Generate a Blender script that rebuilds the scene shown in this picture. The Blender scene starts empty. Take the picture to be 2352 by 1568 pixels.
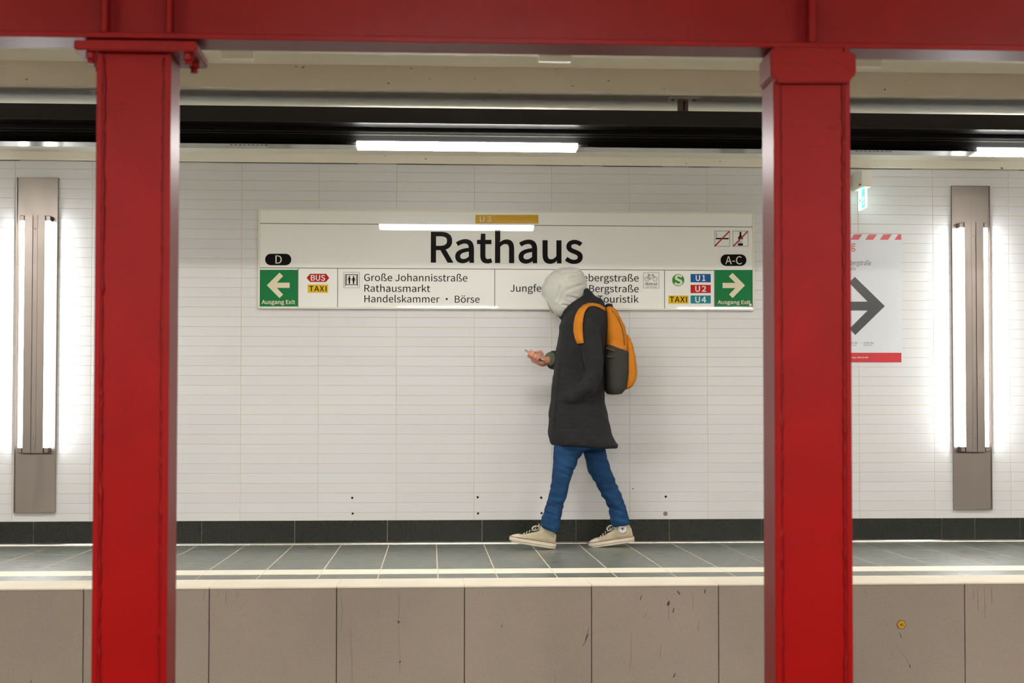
import bpy, bmesh, math, random
from math import sin, cos, pi, radians, atan, tan, sqrt, atan2
from mathutils import Vector, Matrix, noise
random.seed(7)
C = bpy.context.scene.collection
SC = bpy.context.scene

# ---------------------------------------------------------------- camera, world, exposure
F, PX, PY, IW, IH = 4300.0, 1298.0, 808.0, 2352.0, 1568.0
PITCH = atan(153.0 / F)
YAW = atan(308.0 * cos(PITCH) / F)
ZC = 0.798
cam_d = bpy.data.cameras.new('camera')
cam = bpy.data.objects.new('camera', cam_d)
C.objects.link(cam)
cam.location = (0, 0, ZC)
cam.rotation_euler = (pi / 2 + PITCH, 0, -YAW)
cam_d.sensor_fit = 'HORIZONTAL'
cam_d.sensor_width = 36.0
cam_d.lens = F / IW * 36.0
cam_d.shift_x = (IW / 2 - PX) / IW
cam_d.shift_y = (PY - IH / 2) / IW
cam_d.clip_start = 0.05
cam_d.dof.use_dof = True
cam_d.dof.focus_distance = 11.6
cam_d.dof.aperture_fstop = 4.5
SC.camera = cam
ROT = cam.rotation_euler.to_matrix()

def at(px, py, Y):
    """the point of the plane Y that the photograph shows at px, py"""
    d = ROT @ Vector(((px - PX) / F, -(py - PY) / F, -1.0))
    t = Y / d.y
    return Vector((d.x * t, Y, ZC + d.z * t))

def on_floor(px, py, z=0.0):
    d = ROT @ Vector(((px - PX) / F, -(py - PY) / F, -1.0))
    t = (z - ZC) / d.z
    return Vector((d.x * t, d.y * t, z))

def ax(px, Y, py=900): return at(px, py, Y).x
def az(py, Y, px=1176): return at(px, py, Y).z

world = bpy.data.worlds.new('world')
SC.world = world
world.use_nodes = True
world.node_tree.nodes['Background'].inputs[0].default_value = (0.9, 0.95, 1.0, 1)
world.node_tree.nodes['Background'].inputs[1].default_value = 0.02
SC.view_settings.view_transform = 'Standard'
SC.view_settings.look = 'None'
SC.view_settings.gamma = 1.0
SC.view_settings.use_curve_mapping = False
SC.view_settings.exposure = EXPO = 1.38
SC.cycles.sample_clamp_indirect = 8.0
SC.cycles.max_bounces = 8
TUBE_W, BAR_W, FAR_BAR_W = 12.5, 19.0, 174.0          # brightness of the wall tubes and of the overhead bars

# ---------------------------------------------------------------- materials
def srgb(r, g, b):
    f = lambda c: c / 12.92 if c <= 0.04045 else ((c + 0.055) / 1.055) ** 2.4
    return (f(r / 255.0), f(g / 255.0), f(b / 255.0), 1.0)

MATS = {}
def mat(name, col, rough=0.5, metal=0.0, coat=0.0, coat_rough=0.03, spec=0.5, emit=None, emit_s=0.0,
        var=0.0, var_scale=3.0, stretch=(1, 1, 1), bump=0.0, bump_scale=60.0, speck=None, per_object=0.0, sheen=0.0, rough_var=0.0):
    """speck = (colour, scale, threshold)"""
    if name in MATS: return MATS[name]
    m = bpy.data.materials.new(name); m.use_nodes = True
    nt = m.node_tree; n = nt.nodes; L = nt.links
    b = n['Principled BSDF']
    b.inputs['Base Color'].default_value = col
    b.inputs['Roughness'].default_value = rough
    b.inputs['Metallic'].default_value = metal
    b.inputs['Coat Weight'].default_value = coat
    b.inputs['Coat Roughness'].default_value = coat_rough
    b.inputs['Specular IOR Level'].default_value = spec
    b.inputs['Sheen Weight'].default_value = sheen
    if emit:
        b.inputs['Emission Color'].default_value = emit
        b.inputs['Emission Strength'].default_value = emit_s
    m.diffuse_color = col
    tc = n.new('ShaderNodeTexCoord'); mp = n.new('ShaderNodeMapping')
    mp.inputs['Scale'].default_value = stretch
    L.new(tc.outputs['Object' if not per_object else 'Generated'], mp.inputs[0])
    geo = n.new('ShaderNodeNewGeometry')
    mpw = n.new('ShaderNodeMapping'); mpw.inputs['Scale'].default_value = stretch
    L.new(geo.outputs['Position'], mpw.inputs[0])
    cur = None
    if var or per_object:
        nz = n.new('ShaderNodeTexNoise'); nz.inputs['Scale'].default_value = var_scale; nz.inputs['Detail'].default_value = 6
        L.new(mpw.outputs[0], nz.inputs[0])
        mr = n.new('ShaderNodeMapRange')
        mr.inputs[1].default_value = 0.25; mr.inputs[2].default_value = 0.75
        mr.inputs[3].default_value = 1 - var; mr.inputs[4].default_value = 1 + var
        L.new(nz.outputs[0], mr.inputs[0])
        val = mr.outputs[0]
        if per_object:
            oi = n.new('ShaderNodeObjectInfo'); mr2 = n.new('ShaderNodeMapRange')
            mr2.inputs[3].default_value = 1 - per_object; mr2.inputs[4].default_value = 1 + per_object
            L.new(oi.outputs['Random'], mr2.inputs[0])
            mu = n.new('ShaderNodeMath'); mu.operation = 'MULTIPLY'
            L.new(val, mu.inputs[0]); L.new(mr2.outputs[0], mu.inputs[1]); val = mu.outputs[0]
        vm = n.new('ShaderNodeVectorMath'); vm.operation = 'SCALE'
        vm.inputs[0].default_value = col[:3]
        L.new(val, vm.inputs['Scale']); cur = vm.outputs[0]
    if speck:
        nz2 = n.new('ShaderNodeTexNoise'); nz2.inputs['Scale'].default_value = speck[1]; nz2.inputs['Detail'].default_value = 3
        L.new(mpw.outputs[0], nz2.inputs[0])
        mr3 = n.new('ShaderNodeMapRange'); mr3.inputs[1].default_value = speck[2]; mr3.inputs[2].default_value = speck[2] + 0.05
        L.new(nz2.outputs[0], mr3.inputs[0])
        mx = n.new('ShaderNodeMix'); mx.data_type = 'RGBA'
        L.new(mr3.outputs[0], mx.inputs[0])
        if cur: L.new(cur, mx.inputs[6])
        else: mx.inputs[6].default_value = col
        mx.inputs[7].default_value = speck[0]
        cur = mx.outputs[2]
    if cur: L.new(cur, b.inputs['Base Color'])
    if rough_var:
        nz4 = n.new('ShaderNodeTexNoise'); nz4.inputs['Scale'].default_value = var_scale * 1.7; nz4.inputs['Detail'].default_value = 5
        L.new(mpw.outputs[0], nz4.inputs[0])
        mr4 = n.new('ShaderNodeMapRange'); mr4.inputs[1].default_value = 0.3; mr4.inputs[2].default_value = 0.7
        mr4.inputs[3].default_value = max(0, rough - rough_var); mr4.inputs[4].default_value = rough + rough_var
        L.new(nz4.outputs[0], mr4.inputs[0]); L.new(mr4.outputs[0], b.inputs['Roughness'])
    if bump:
        nz3 = n.new('ShaderNodeTexNoise'); nz3.inputs['Scale'].default_value = bump_scale; nz3.inputs['Detail'].default_value = 4
        L.new(mpw.outputs[0], nz3.inputs[0])
        bp = n.new('ShaderNodeBump'); bp.inputs['Strength'].default_value = bump; bp.inputs['Distance'].default_value = 0.003
        L.new(nz3.outputs[0], bp.inputs['Height']); L.new(bp.outputs[0], b.inputs['Normal'])
        L.new(bp.outputs[0], b.inputs['Coat Normal'])
    MATS[name] = m
    return m

RED = mat('red_gloss_paint', (0.180, 0.0005, 0.0004, 1), rough=0.38, spec=0.16, var=0.10, var_scale=6, bump=0.10, bump_scale=35,
          speck=((0.16, 0.001, 0.001, 1), 26, 0.72))
REDW = mat('red_paint_on_welds', (0.13, 0.001, 0.001, 1), rough=0.45, spec=0.12, bump=0.3, bump_scale=90)
TILE = mat('pale_wall_glaze', srgb(222, 221, 221), rough=0.30, spec=0.5, var=0.012, var_scale=1.3, per_object=0.018)
TILE2 = mat('pale_wall_glaze_field', srgb(222, 221, 221), rough=0.30, var=0.012, var_scale=1.3)
GROUT = mat('cream_grout', srgb(214, 200, 174), rough=0.9, var=0.12, var_scale=3.0)
PLASTER = mat('cream_plaster', srgb(243, 236, 220), rough=0.85, var=0.03, var_scale=2.5, bump=0.35, bump_scale=70, speck=(srgb(120, 105, 85), 38, 0.72))
CEIL = mat('cream_ceiling_paint', srgb(238, 233, 218), rough=0.85, var=0.03, var_scale=2.5, bump=0.2, bump_scale=60)
GRANITE = mat('dark_granite', srgb(33, 35, 28), rough=0.28, spec=0.3, var=0.10, var_scale=40, speck=(srgb(190, 190, 175), 140, 0.70), rough_var=0.04)
FLOORT = mat('grey_green_floor_stone', srgb(106, 111, 102), rough=0.32, var=0.18, var_scale=9, stretch=(0.5, 3, 1), per_object=0.05,
             speck=(srgb(168, 166, 150), 16, 0.645), rough_var=0.07, bump=0.05, bump_scale=25)
FGROUT = mat('floor_grout', srgb(206, 197, 176), rough=0.85)
COPING = mat('cream_coping_stone', srgb(232, 223, 204), rough=0.75, spec=0.3, var=0.05, var_scale=5, per_object=0.02)
STRIPE = mat('cream_floor_stone', srgb(242, 234, 214), rough=0.6, var=0.03, var_scale=5, per_object=0.02)
TERRAZZO = mat('brown_speckled_concrete', srgb(156, 143, 130), rough=0.62, var=0.07, var_scale=2.2, stretch=(1, 1, 1), per_object=0.03,
               speck=(srgb(124, 111, 98), 185, 0.605), bump=0.15, bump_scale=80)
STAIN = mat('faint_run_stain', srgb(122, 107, 93), rough=0.9)
DARKJ = mat('dark_joint', srgb(66, 55, 46), rough=0.9)
CRACK = mat('dark_crack_stain', srgb(84, 70, 56), rough=0.9)
STEEL = mat('brushed_stainless', (0.245, 0.21, 0.185, 1), rough=0.32, metal=1.0, var=0.05, var_scale=8, stretch=(1, 1, 0.15), rough_var=0.05)
STEELD = mat('dull_steel', (0.22, 0.21, 0.19, 1), rough=0.45, metal=1.0)
CHROME = mat('polished_steel_strip', (0.62, 0.60, 0.56, 1), rough=0.22, metal=1.0, var=0.05)
GALV = mat('galvanised_bracket', srgb(236, 232, 222), rough=0.45, metal=0.1)
BLACKP = mat('black_lamp_channel_paint', (0.010, 0.010, 0.010, 1), rough=0.30, spec=0.5)
BLACKR = mat('black_lamp_channel_ridge', (0.035, 0.035, 0.03, 1), rough=0.35)
GREYU = mat('grey_channel_underside', (0.16, 0.165, 0.16, 1), rough=0.14, spec=0.6)
WHITEPL = mat('off_white_plastic', srgb(244, 240, 228), rough=0.4)
SIGNW = mat('sign_white_enamel', srgb(246, 246, 240), rough=0.4, spec=0.25, coat=0.4, coat_rough=0.015, bump=0.0)
SIGNF = mat('sign_frame_white', srgb(232, 228, 212), rough=0.35)
LINE = mat('sign_grey_line', srgb(120, 112, 104), rough=0.5, coat=1.0, coat_rough=0.015)
INK = mat('sign_black_ink', (0.006, 0.005, 0.005, 1), rough=0.5, spec=0.1, coat=0.3, coat_rough=0.015)
def ink(name, r, g, b): return mat(name, srgb(r, g, b), rough=0.4, spec=0.2, coat=0.35, coat_rough=0.015)
GREENI = ink('sign_green', 0, 122, 62)
CREAMI = ink('sign_cream', 232, 224, 192)
WHITEI = ink('sign_white_ink', 232, 230, 218)
REDI = ink('sign_red', 196, 14, 18)
DREDI = ink('bus_sign_red', 186, 8, 14)
YELI = ink('sign_yellow', 232, 190, 12)
OCHI = ink('sign_ochre', 214, 164, 4)
BLUEI = ink('sign_blue', 6, 88, 158)
TEALI = ink('sign_teal', 8, 136, 152)
SGREEN = ink('s_bahn_green', 52, 146, 36)
PAPER = mat('poster_white_print', srgb(222, 224, 228), rough=0.3)
PRED = mat('poster_red', srgb(214, 40, 56), rough=0.3)
PGREY = mat('poster_charcoal', srgb(58, 58, 60), rough=0.3)
PYEL = mat('plaque_yellow', srgb(200, 150, 8), rough=0.4)
TUBE = mat('lit_tube', (1, 1, 1, 1), emit=(0.93, 0.97, 1.0, 1), emit_s=TUBE_W)
BAR = mat('lit_bar_diffuser', (1, 1, 1, 1), emit=(1.0, 0.985, 0.95, 1), emit_s=BAR_W)
FARBAR = mat('far_bar_diffuser', (1, 1, 1, 1), emit=(1.0, 0.96, 0.90, 1), emit_s=FAR_BAR_W)
EXITL = mat('exit_panel_lit_green', (0.1, 0.9, 0.6, 1), emit=(0.16, 0.95, 0.62, 1), emit_s=0.42)
EXITW = mat('exit_panel_lit_white', (1, 1, 1, 1), emit=(0.72, 1.0, 0.93, 1), emit_s=0.9)

# ---------------------------------------------------------------- object helpers
def tag(o, label=None, cat=None, group=None, kind=None):
    if label: o['label'] = label
    if cat: o['category'] = cat
    if group: o['group'] = group
    if kind: o['kind'] = kind
    return o

def empty(name, loc=(0, 0, 0), parent=None):
    o = bpy.data.objects.new(name, None); o.empty_display_size = 0.1
    C.objects.link(o); o.location = loc
    if parent: o.parent = parent
    return o

def thing(name, label, cat, loc=(0, 0, 0), group=None):
    return tag(empty(name, loc), label, cat, group)

def origin_of(parent):
    v = Vector((0, 0, 0)); p = parent
    while p is not None: v += Vector(p.location); p = p.parent
    return v

def link(name, me, m, parent=None, loc=None):
    """mesh given in world coordinates, linked under parent"""
    o = bpy.data.objects.new(name, me); C.objects.link(o)
    if m is not None and not me.materials: me.materials.append(m)
    if parent is not None:
        o.parent = parent; o.location = -origin_of(parent) if loc is None else Vector(loc) - origin_of(parent)
    elif loc is not None: o.location = loc
    return o

class MB:
    def __init__(s): s.v, s.f, s.sm = [], [], []
    def add(s, vs, fs, smooth=False):
        k = len(s.v); s.v += [tuple(v) for v in vs]; s.f += [tuple(i + k for i in f) for f in fs]; s.sm += [smooth] * len(fs)
        return s
    def box(s, x0, x1, y0, y1, z0, z1):
        if x0 > x1: x0, x1 = x1, x0
        if y0 > y1: y0, y1 = y1, y0
        if z0 > z1: z0, z1 = z1, z0
        return s.add([(x0, y0, z0), (x1, y0, z0), (x1, y1, z0), (x0, y1, z0), (x0, y0, z1), (x1, y0, z1), (x1, y1, z1), (x0, y1, z1)],
                     [(0, 3, 2, 1), (4, 5, 6, 7), (0, 1, 5, 4), (1, 2, 6, 5), (2, 3, 7, 6), (3, 0, 4, 7)])
    def prism_y(s, pts, y0, y1):
        """polygon in (x, z), extruded in y"""
        n = len(pts)
        a = sum(pts[i][0] * pts[(i + 1) % n][1] - pts[(i + 1) % n][0] * pts[i][1] for i in range(n))
        if a < 0: pts = pts[::-1]
        vs = [(x, y0, z) for x, z in pts] + [(x, y1, z) for x, z in pts]
        return s.add(vs, [tuple(range(n)), tuple(range(2 * n - 1, n - 1, -1))] + [(i, i + n, (i + 1) % n + n, (i + 1) % n) for i in range(n)])
    def prism_x(s, pts, x0, x1):
        """polygon in (y, z), extruded in x"""
        n = len(pts)
        a = sum(pts[i][0] * pts[(i + 1) % n][1] - pts[(i + 1) % n][0] * pts[i][1] for i in range(n))
        if a < 0: pts = pts[::-1]
        vs = [(x0, y, z) for y, z in pts] + [(x1, y, z) for y, z in pts]
        return s.add(vs, [tuple(range(n - 1, -1, -1)), tuple(range(n, 2 * n))] + [(i, (i + 1) % n, (i + 1) % n + n, i + n) for i in range(n)])
    def tube(s, p0, p1, r0, r1=None, n=12):
        r1 = r0 if r1 is None else r1
        p0, p1 = Vector(p0), Vector(p1); d = (p1 - p0).normalized()
        a = d.orthogonal().normalized(); b = d.cross(a)
        vs = [p0 + (a * cos(2 * pi * i / n) + b * sin(2 * pi * i / n)) * r0 for i in range(n)]
        vs += [p1 + (a * cos(2 * pi * i / n) + b * sin(2 * pi * i / n)) * r1 for i in range(n)]
        s.add(vs, [(i, (i + 1) % n, (i + 1) % n + n, i + n) for i in range(n)], n > 6)
        k = len(s.v) - 2 * n
        s.f += [tuple(k + i for i in range(n - 1, -1, -1)), tuple(k + n + i for i in range(n))]; s.sm += [False, False]
        return s
    def path(s, pts, r, n=8):
        rings = []
        P = [Vector(p) for p in pts]
        up = None
        for i, p in enumerate(P):
            d = (P[min(i + 1, len(P) - 1)] - P[max(i - 1, 0)]).normalized()
            if up is None: up = d.orthogonal().normalized()
            a = (up - d * up.dot(d)).normalized(); b = d.cross(a); up = a
            rr = r[i] if isinstance(r, list) else r
            ra, rb = rr if isinstance(rr, tuple) else (rr, rr)
            rings.append([p + a * cos(2 * pi * k / n) * ra + b * sin(2 * pi * k / n) * rb for k in range(n)])
        return s.loft(rings)
    def loft(s, rings, smooth=True):
        n = len(rings[0]); vs = [v for r in rings for v in r]
        fs = [(j * n + i, j * n + (i + 1) % n, (j + 1) * n + (i + 1) % n, (j + 1) * n + i) for j in range(len(rings) - 1) for i in range(n)]
        fs += [tuple(range(n - 1, -1, -1)), tuple((len(rings) - 1) * n + i for i in range(n))]
        return s.add(vs, fs, smooth)
    def ball(s, c, r, M=None, nu=20, nv=12):
        c = Vector(c); r = (r, r, r) if not isinstance(r, (list, tuple)) else r
        rings = []
        for j in range(1, nv):
            t = pi * j / nv
            ring = []
            for i in range(nu):
                v = Vector((r[0] * sin(t) * cos(2 * pi * i / nu), r[1] * sin(t) * sin(2 * pi * i / nu), -r[2] * cos(t)))
                ring.append(c + (M @ v if M else v))
            rings.append(ring)
        k = len(s.v); s.loft(rings)
        s.f = s.f[:-2]; s.sm = s.sm[:-2]
        b = Vector((0, 0, -r[2])); t = Vector((0, 0, r[2]))
        s.v += [tuple(c + (M @ b if M else b)), tuple(c + (M @ t if M else t))]
        kb = len(s.v) - 2; top = k + (nv - 2) * nu
        for i in range(nu):
            s.f += [(kb, k + (i + 1) % nu, k + i), (kb + 1, top + i, top + (i + 1) % nu)]; s.sm += [True, True]
        return s
    def mesh(s, name='mesh', bevel=0.0, seg=1, recalc=False):
        me = bpy.data.meshes.new(name)
        me.from_pydata(s.v, [], s.f)
        me.polygons.foreach_set('use_smooth', s.sm)
        if bevel or recalc:
            bm = bmesh.new(); bm.from_mesh(me)
            bmesh.ops.recalc_face_normals(bm, faces=bm.faces)
            if bevel:
                bmesh.ops.bevel(bm, geom=[e for e in bm.edges if len(e.link_faces) == 2 and e.calc_face_angle(0) > 0.5], offset=bevel,
                                segments=seg, affect='EDGES', clamp_overlap=True)
            bm.to_mesh(me); bm.free()
        me.update()
        return me
    def obj(s, name, m, parent=None, bevel=0.0, seg=1, recalc=False, label=None):
        o = link(name, s.mesh(name, bevel, seg, recalc), m, parent)
        if label: o['label'] = label
        return o

def structure(name, mb, m, bevel=0.0, label=None, cat=None):
    o = mb.obj(name, m, None, bevel); o['kind'] = 'structure'
    if label: o['label'] = label
    if cat: o['category'] = cat
    return o

def remeshed(mb, voxel, smooth_it=4, name='cloth', factor=0.5):
    """one continuous surface round overlapping solids"""
    me = mb.mesh(name, recalc=True)
    o = bpy.data.objects.new('temporary', me); C.objects.link(o)
    md = o.modifiers.new('r', 'REMESH'); md.mode = 'VOXEL'; md.voxel_size = voxel; md.use_smooth_shade = True
    if smooth_it:
        sm = o.modifiers.new('s', 'SMOOTH'); sm.iterations = smooth_it; sm.factor = factor
    dg = bpy.context.evaluated_depsgraph_get()
    out = bpy.data.meshes.new_from_object(o.evaluated_get(dg)); out.name = name
    bpy.data.objects.remove(o); bpy.data.meshes.remove(me)
    out.polygons.foreach_set('use_smooth', [True] * len(out.polygons))
    out.materials.clear()
    return out

def displace(me, fn):
    nr = [v.normal.copy() for v in me.vertices]
    for v, n_ in zip(me.vertices, nr): v.co = v.co + n_ * fn(v.co, n_)
    me.update()

# ---------------------------------------------------------------- lettering

GLYPHS = {
 ',':(265,['72,-181,65,-164,158,-145|211,18,211,-74,211,82|138,120,183,120,102,120|72,59,72,97,72,21|136,-2,101,-2,139,-2|146,-1,143,-1,145,-58|51,-130,110,-104,58,-147']),
 '-':(331,['44,234,44,256,125,234|288,234,207,234,288,256|288,301,288,279,207,301|44,301,125,301,44,279']),
 '.':(265,['133,-12,97,-12,167,-12|196,53,196,14,196,94|133,120,167,120,97,120|70,53,70,94,70,14']),
 '/':(374,['11,-171,106,139,32,-171|74,-171,53,-171,170,139|360,758,265,449,339,758|297,758,318,758,202,449']),
 '0':(530,['265,-12,132,-12,398,-12|483,352,483,108,483,595|265,712,398,712,132,712|48,352,48,595,48,108','265,58,345,58,186,58|132,352,132,147,132,557|265,644,186,644,345,644|399,352,399,557,399,147']),
 '1':(530,['84,0,84,24,212,0|468,0,340,0,468,24|468,73,468,48,421,73|328,73,374,73,328,282|328,700,328,491,305,700|261,700,283,700,223,678|116,650,178,662,116,632|116,595,116,613,157,595|241,595,199,595,241,421|241,73,241,247,188,73|84,73,136,73,84,48']),
 '2':(530,['42,0,42,17,189,0|482,0,336,0,482,25|482,75,482,50,418,75|288,75,353,75,253,75|174,69,210,72,338,224|449,507,449,367,449,631|244,712,370,712,156,712|38,610,95,672,55,594|89,561,72,577,128,607|234,642,177,642,321,642|363,503,363,583,363,383|42,52,262,244,42,34']),
 '3':(530,['251,-12,142,-12,376,-12|477,187,477,62,477,284|329,365,411,345,329,366|329,370,329,368,403,395|453,538,453,453,453,648|248,712,367,712,168,712|53,629,106,677,69,611|100,574,85,592,140,614|245,642,189,642,319,642|364,531,364,598,364,456|170,397,315,397,170,375|170,330,170,353,332,330|388,190,388,275,388,110|245,60,329,60,166,60|73,140,114,98,58,122|28,84,43,103,74,33']),
 '4':(530,['325,0,325,64,352,0|407,0,379,0,407,64|407,193,407,129,438,193|500,193,469,193,500,216|500,263,500,239,469,263|407,263,438,263,407,408|407,700,407,554,375,700|310,700,343,700,213,550|19,250,116,400,19,231|19,193,19,212,121,193|325,193,223,193,325,129','325,263,325,334,253,263|110,263,181,263,163,342|269,501,216,422,289,536|326,605,308,571,327,605|329,605,328,605,328,569|325,477,325,512,325,406']),
 '6':(530,['287,-12,154,-12,396,-12|489,215,489,79,489,362|294,435,413,435,240,435|136,350,179,403,139,567|316,641,219,641,358,641|427,587,400,620,443,605|477,641,460,623,437,683|312,712,385,712,177,712|53,334,53,608,53,103','138,281,147,136,183,346|280,370,237,370,365,370|406,215,406,309,406,119|287,56,354,56,200,56']),
 '9':(530,['224,-12,148,-12,355,-12|478,380,478,96,478,603|243,712,377,712,134,712|42,485,42,622,42,341|235,265,118,265,293,265|396,350,353,299,390,134|222,60,311,60,176,60|103,114,134,80,87,95|55,59,71,77,95,18','395,424,386,568,349,357|249,330,296,330,166,330|124,485,124,392,124,582|244,645,176,645,332,645']),
 ':':(265,['133,372,97,372,167,372|196,439,196,399,196,478|133,506,167,506,97,506|70,439,70,478,70,399','133,-12,97,-12,167,-12|196,53,196,14,196,94|133,120,167,120,97,120|70,53,70,94,70,14']),
 'A':(581,['4,0,83,233,33,0|93,0,63,0,115,71|160,214,138,143,246,214|416,214,331,214,439,143|483,0,461,71,514,0|577,0,546,0,498,233|339,700,418,467,306,700|241,700,273,700,162,467','182,284,253,284,194,320|217,392,205,356,242,471|286,628,265,546,288,628|290,628,289,628,313,547|361,392,335,471,372,356|394,284,383,320,324,284']),
 'B':(627,['96,0,96,233,171,0|319,0,245,0,476,0|584,205,584,68,584,301|442,372,525,356,442,374|442,377,442,376,508,398|544,529,544,459,544,652|304,700,445,700,235,700|96,700,166,700,96,467','184,403,219,403,184,479|184,630,184,555,220,630|292,630,256,630,402,630|457,518,457,600,457,446|288,403,409,403,254,403','184,71,225,71,184,159|184,334,184,246,225,334|307,334,266,334,430,334|498,208,498,295,498,114|307,71,427,71,266,71']),
 'C':(609,['360,-12,185,-12,451,-12|575,88,520,24,559,107|526,144,542,125,481,95|364,65,431,65,230,65|146,352,146,176,146,527|367,635,235,635,427,635|510,569,473,608,526,588|558,626,542,607,518,671|366,712,451,712,188,712|55,350,55,576,55,122']),
 'D':(657,['96,0,96,233,156,0|275,0,216,0,486,0|601,352,601,131,601,576|271,700,486,700,213,700|96,700,155,700,96,467','184,73,211,73,184,258|184,628,184,443,211,628|264,628,237,628,429,628|510,352,510,530,510,176|264,73,429,73,237,73']),
 'E':(562,['96,0,96,233,234,0|510,0,372,0,510,25|510,75,510,50,401,75|184,75,293,75,184,160|184,330,184,245,273,330|450,330,361,330,450,356|450,406,450,381,361,406|184,406,273,406,184,479|184,626,184,552,289,626|499,626,394,626,499,650|499,700,499,675,365,700|96,700,231,700,96,467']),
 'G':(658,['371,-12,187,-12,465,-12|587,69,542,22,587,167|587,363,587,265,511,363|357,363,434,363,357,338|357,289,357,314,407,289|506,289,456,289,506,228|506,106,506,167,478,80|380,65,430,65,230,65|146,352,146,176,146,527|379,635,238,635,449,635|530,569,495,605,546,588|578,626,562,607,538,668|376,712,474,712,191,712|55,350,55,576,55,122']),
 'H':(695,['96,0,96,233,126,0|184,0,155,0,184,110|184,330,184,220,293,330|511,330,402,330,511,220|511,0,511,110,541,0|600,0,570,0,600,233|600,700,600,467,570,700|511,700,541,700,511,602|511,407,511,505,402,407|184,407,293,407,184,505|184,700,184,602,155,700|96,700,126,700,96,467']),
 'I':(280,['96,0,96,233,126,0|184,0,155,0,184,233|184,700,184,467,155,700|96,700,126,700,96,467']),
 'J':(511,['226,-12,138,-12,363,-12|419,205,419,84,419,370|419,700,419,535,390,700|330,700,360,700,330,538|330,214,330,376,330,108|218,65,293,65,167,65|96,144,128,88,75,129|33,98,54,114,74,26']),
 'L':(519,['96,0,96,233,228,0|491,0,359,0,491,25|491,75,491,50,389,75|184,75,286,75,184,284|184,700,184,492,155,700|96,700,126,700,96,467']),
 'M':(775,['96,0,96,233,123,0|176,0,149,0,176,129|176,388,176,258,176,448|164,594,170,533,166,594|168,594,167,594,187,541|224,435,206,488,269,313|357,71,313,192,377,71|416,71,397,71,460,192|548,435,504,313,567,488|605,594,586,541,606,594|608,594,607,594,604,533|597,388,597,448,597,258|597,0,597,129,624,0|679,0,652,0,679,233|679,700,679,467,644,700|573,700,608,700,528,575|439,326,484,450,423,278|391,180,409,228,389,180|387,180,388,180,370,228|336,326,354,278,292,450|202,700,247,575,167,700|96,700,132,700,96,467']),
 'R':(606,['184,368,223,368,184,455|184,628,184,541,223,628|302,628,263,628,412,628|472,504,472,596,472,413|302,368,412,368,263,368','480,0,424,99,513,0|580,0,547,0,520,102|402,307,461,204,497,329|560,504,560,394,560,649|315,700,457,700,242,700|96,700,169,700,96,467|96,0,96,233,126,0|184,0,155,0,184,99|184,297,184,198,226,297|310,297,268,297,367,198']),
 'S':(569,['290,-12,191,-12,436,-12|528,186,528,75,528,290|384,373,465,338,351,388|285,416,318,402,230,439|168,534,168,465,168,596|299,635,220,635,364,635|458,570,415,610,474,589|504,626,489,608,456,677|299,712,382,712,172,712|78,527,78,635,78,425|221,348,156,375,254,333|321,304,287,318,388,274|438,179,438,251,438,111|291,65,384,65,219,65|98,152,148,99,81,131|46,91,63,111,106,28']),
 'T':(572,['242,0,242,209,271,0|330,0,301,0,330,209|330,626,330,417,401,626|542,626,472,626,542,650|542,700,542,675,371,700|30,700,201,700,30,675|30,626,30,650,100,626|242,626,171,626,242,417']),
 'U':(689,['345,-12,202,-12,487,-12|596,288,596,64,596,426|596,700,596,563,568,700|511,700,539,700,511,562|511,286,511,424,511,118|345,65,437,65,253,65|181,286,181,118,181,424|181,700,181,562,152,700|94,700,123,700,94,563|94,288,94,426,94,64']),
 'X':(547,['16,0,84,121,47,0|110,0,79,0,143,63|210,189,177,126,228,224|266,303,246,260,268,303|270,303,269,303,293,260|330,189,312,224,365,126|435,0,400,63,467,0|532,0,499,0,463,119|327,357,395,238,390,471|518,700,454,586,487,700|425,700,456,700,394,640|331,521,363,581,314,489|282,418,301,459,280,418|278,418,279,418,255,459|223,521,241,489,191,581|127,700,159,640,95,700|30,700,62,700,93,587|221,362,157,475,152,241']),
 'a':(538,['207,-12,120,-12,271,-12|379,62,329,21,380,62|382,62,381,62,385,41|390,0,387,21,414,0|461,0,437,0,461,106|461,319,461,213,461,448|282,532,409,532,198,532|78,464,125,495,89,444|112,404,101,424,153,432|267,459,207,459,352,459|374,329,374,395,154,304|56,135,56,247,56,41','232,58,282,58,180,58|140,140,140,81,140,207|374,270,200,250,374,222|374,126,374,174,324,81']),
 'b':(590,['316,-12,268,-12,435,-12|541,267,541,90,541,428|335,532,469,532,277,532|172,459,220,499,173,490|176,552,174,521,176,621|176,760,176,691,146,760|88,760,117,760,88,507|88,0,88,253,111,0|158,0,134,0,160,18|165,53,163,36,166,53|169,53,168,53,214,12','302,61,388,61,267,61|176,115,221,74,176,206|176,388,176,297,224,434|313,458,270,458,413,458|451,266,451,382,451,138']),
 'c':(487,['292,-12,155,-12,354,-12|460,53,414,12,448,72|422,112,435,92,390,83|300,60,348,60,204,60|139,259,139,139,139,378|303,458,208,458,343,458|406,414,376,440,421,433|450,471,435,452,414,503|299,532,367,532,165,532|50,259,50,432,50,87']),
 'd':(592,['265,-12,135,-12,327,-12|422,61,382,21,423,61|425,61,424,61,428,41|433,0,430,20,456,0|504,0,480,0,504,253|504,760,504,507,475,760|416,760,446,760,416,694|416,561,416,627,418,531|421,472,420,501,375,509|275,532,336,532,157,532|51,259,51,427,51,86','284,61,331,61,193,61|140,260,140,135,140,378|290,458,207,458,333,458|416,404,373,443,416,313|416,132,416,223,373,84']),
 'e':(529,['298,-12,159,-12,368,-12|468,40,423,11,458,60|437,98,448,79,398,73|308,57,358,57,209,57|136,239,141,128,252,239|485,239,369,239,487,252|489,288,489,269,489,436|282,532,414,532,163,532|50,259,50,428,50,88','135,301,227,301,145,404|284,462,210,462,365,462|413,301,413,406,320,301']),
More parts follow.
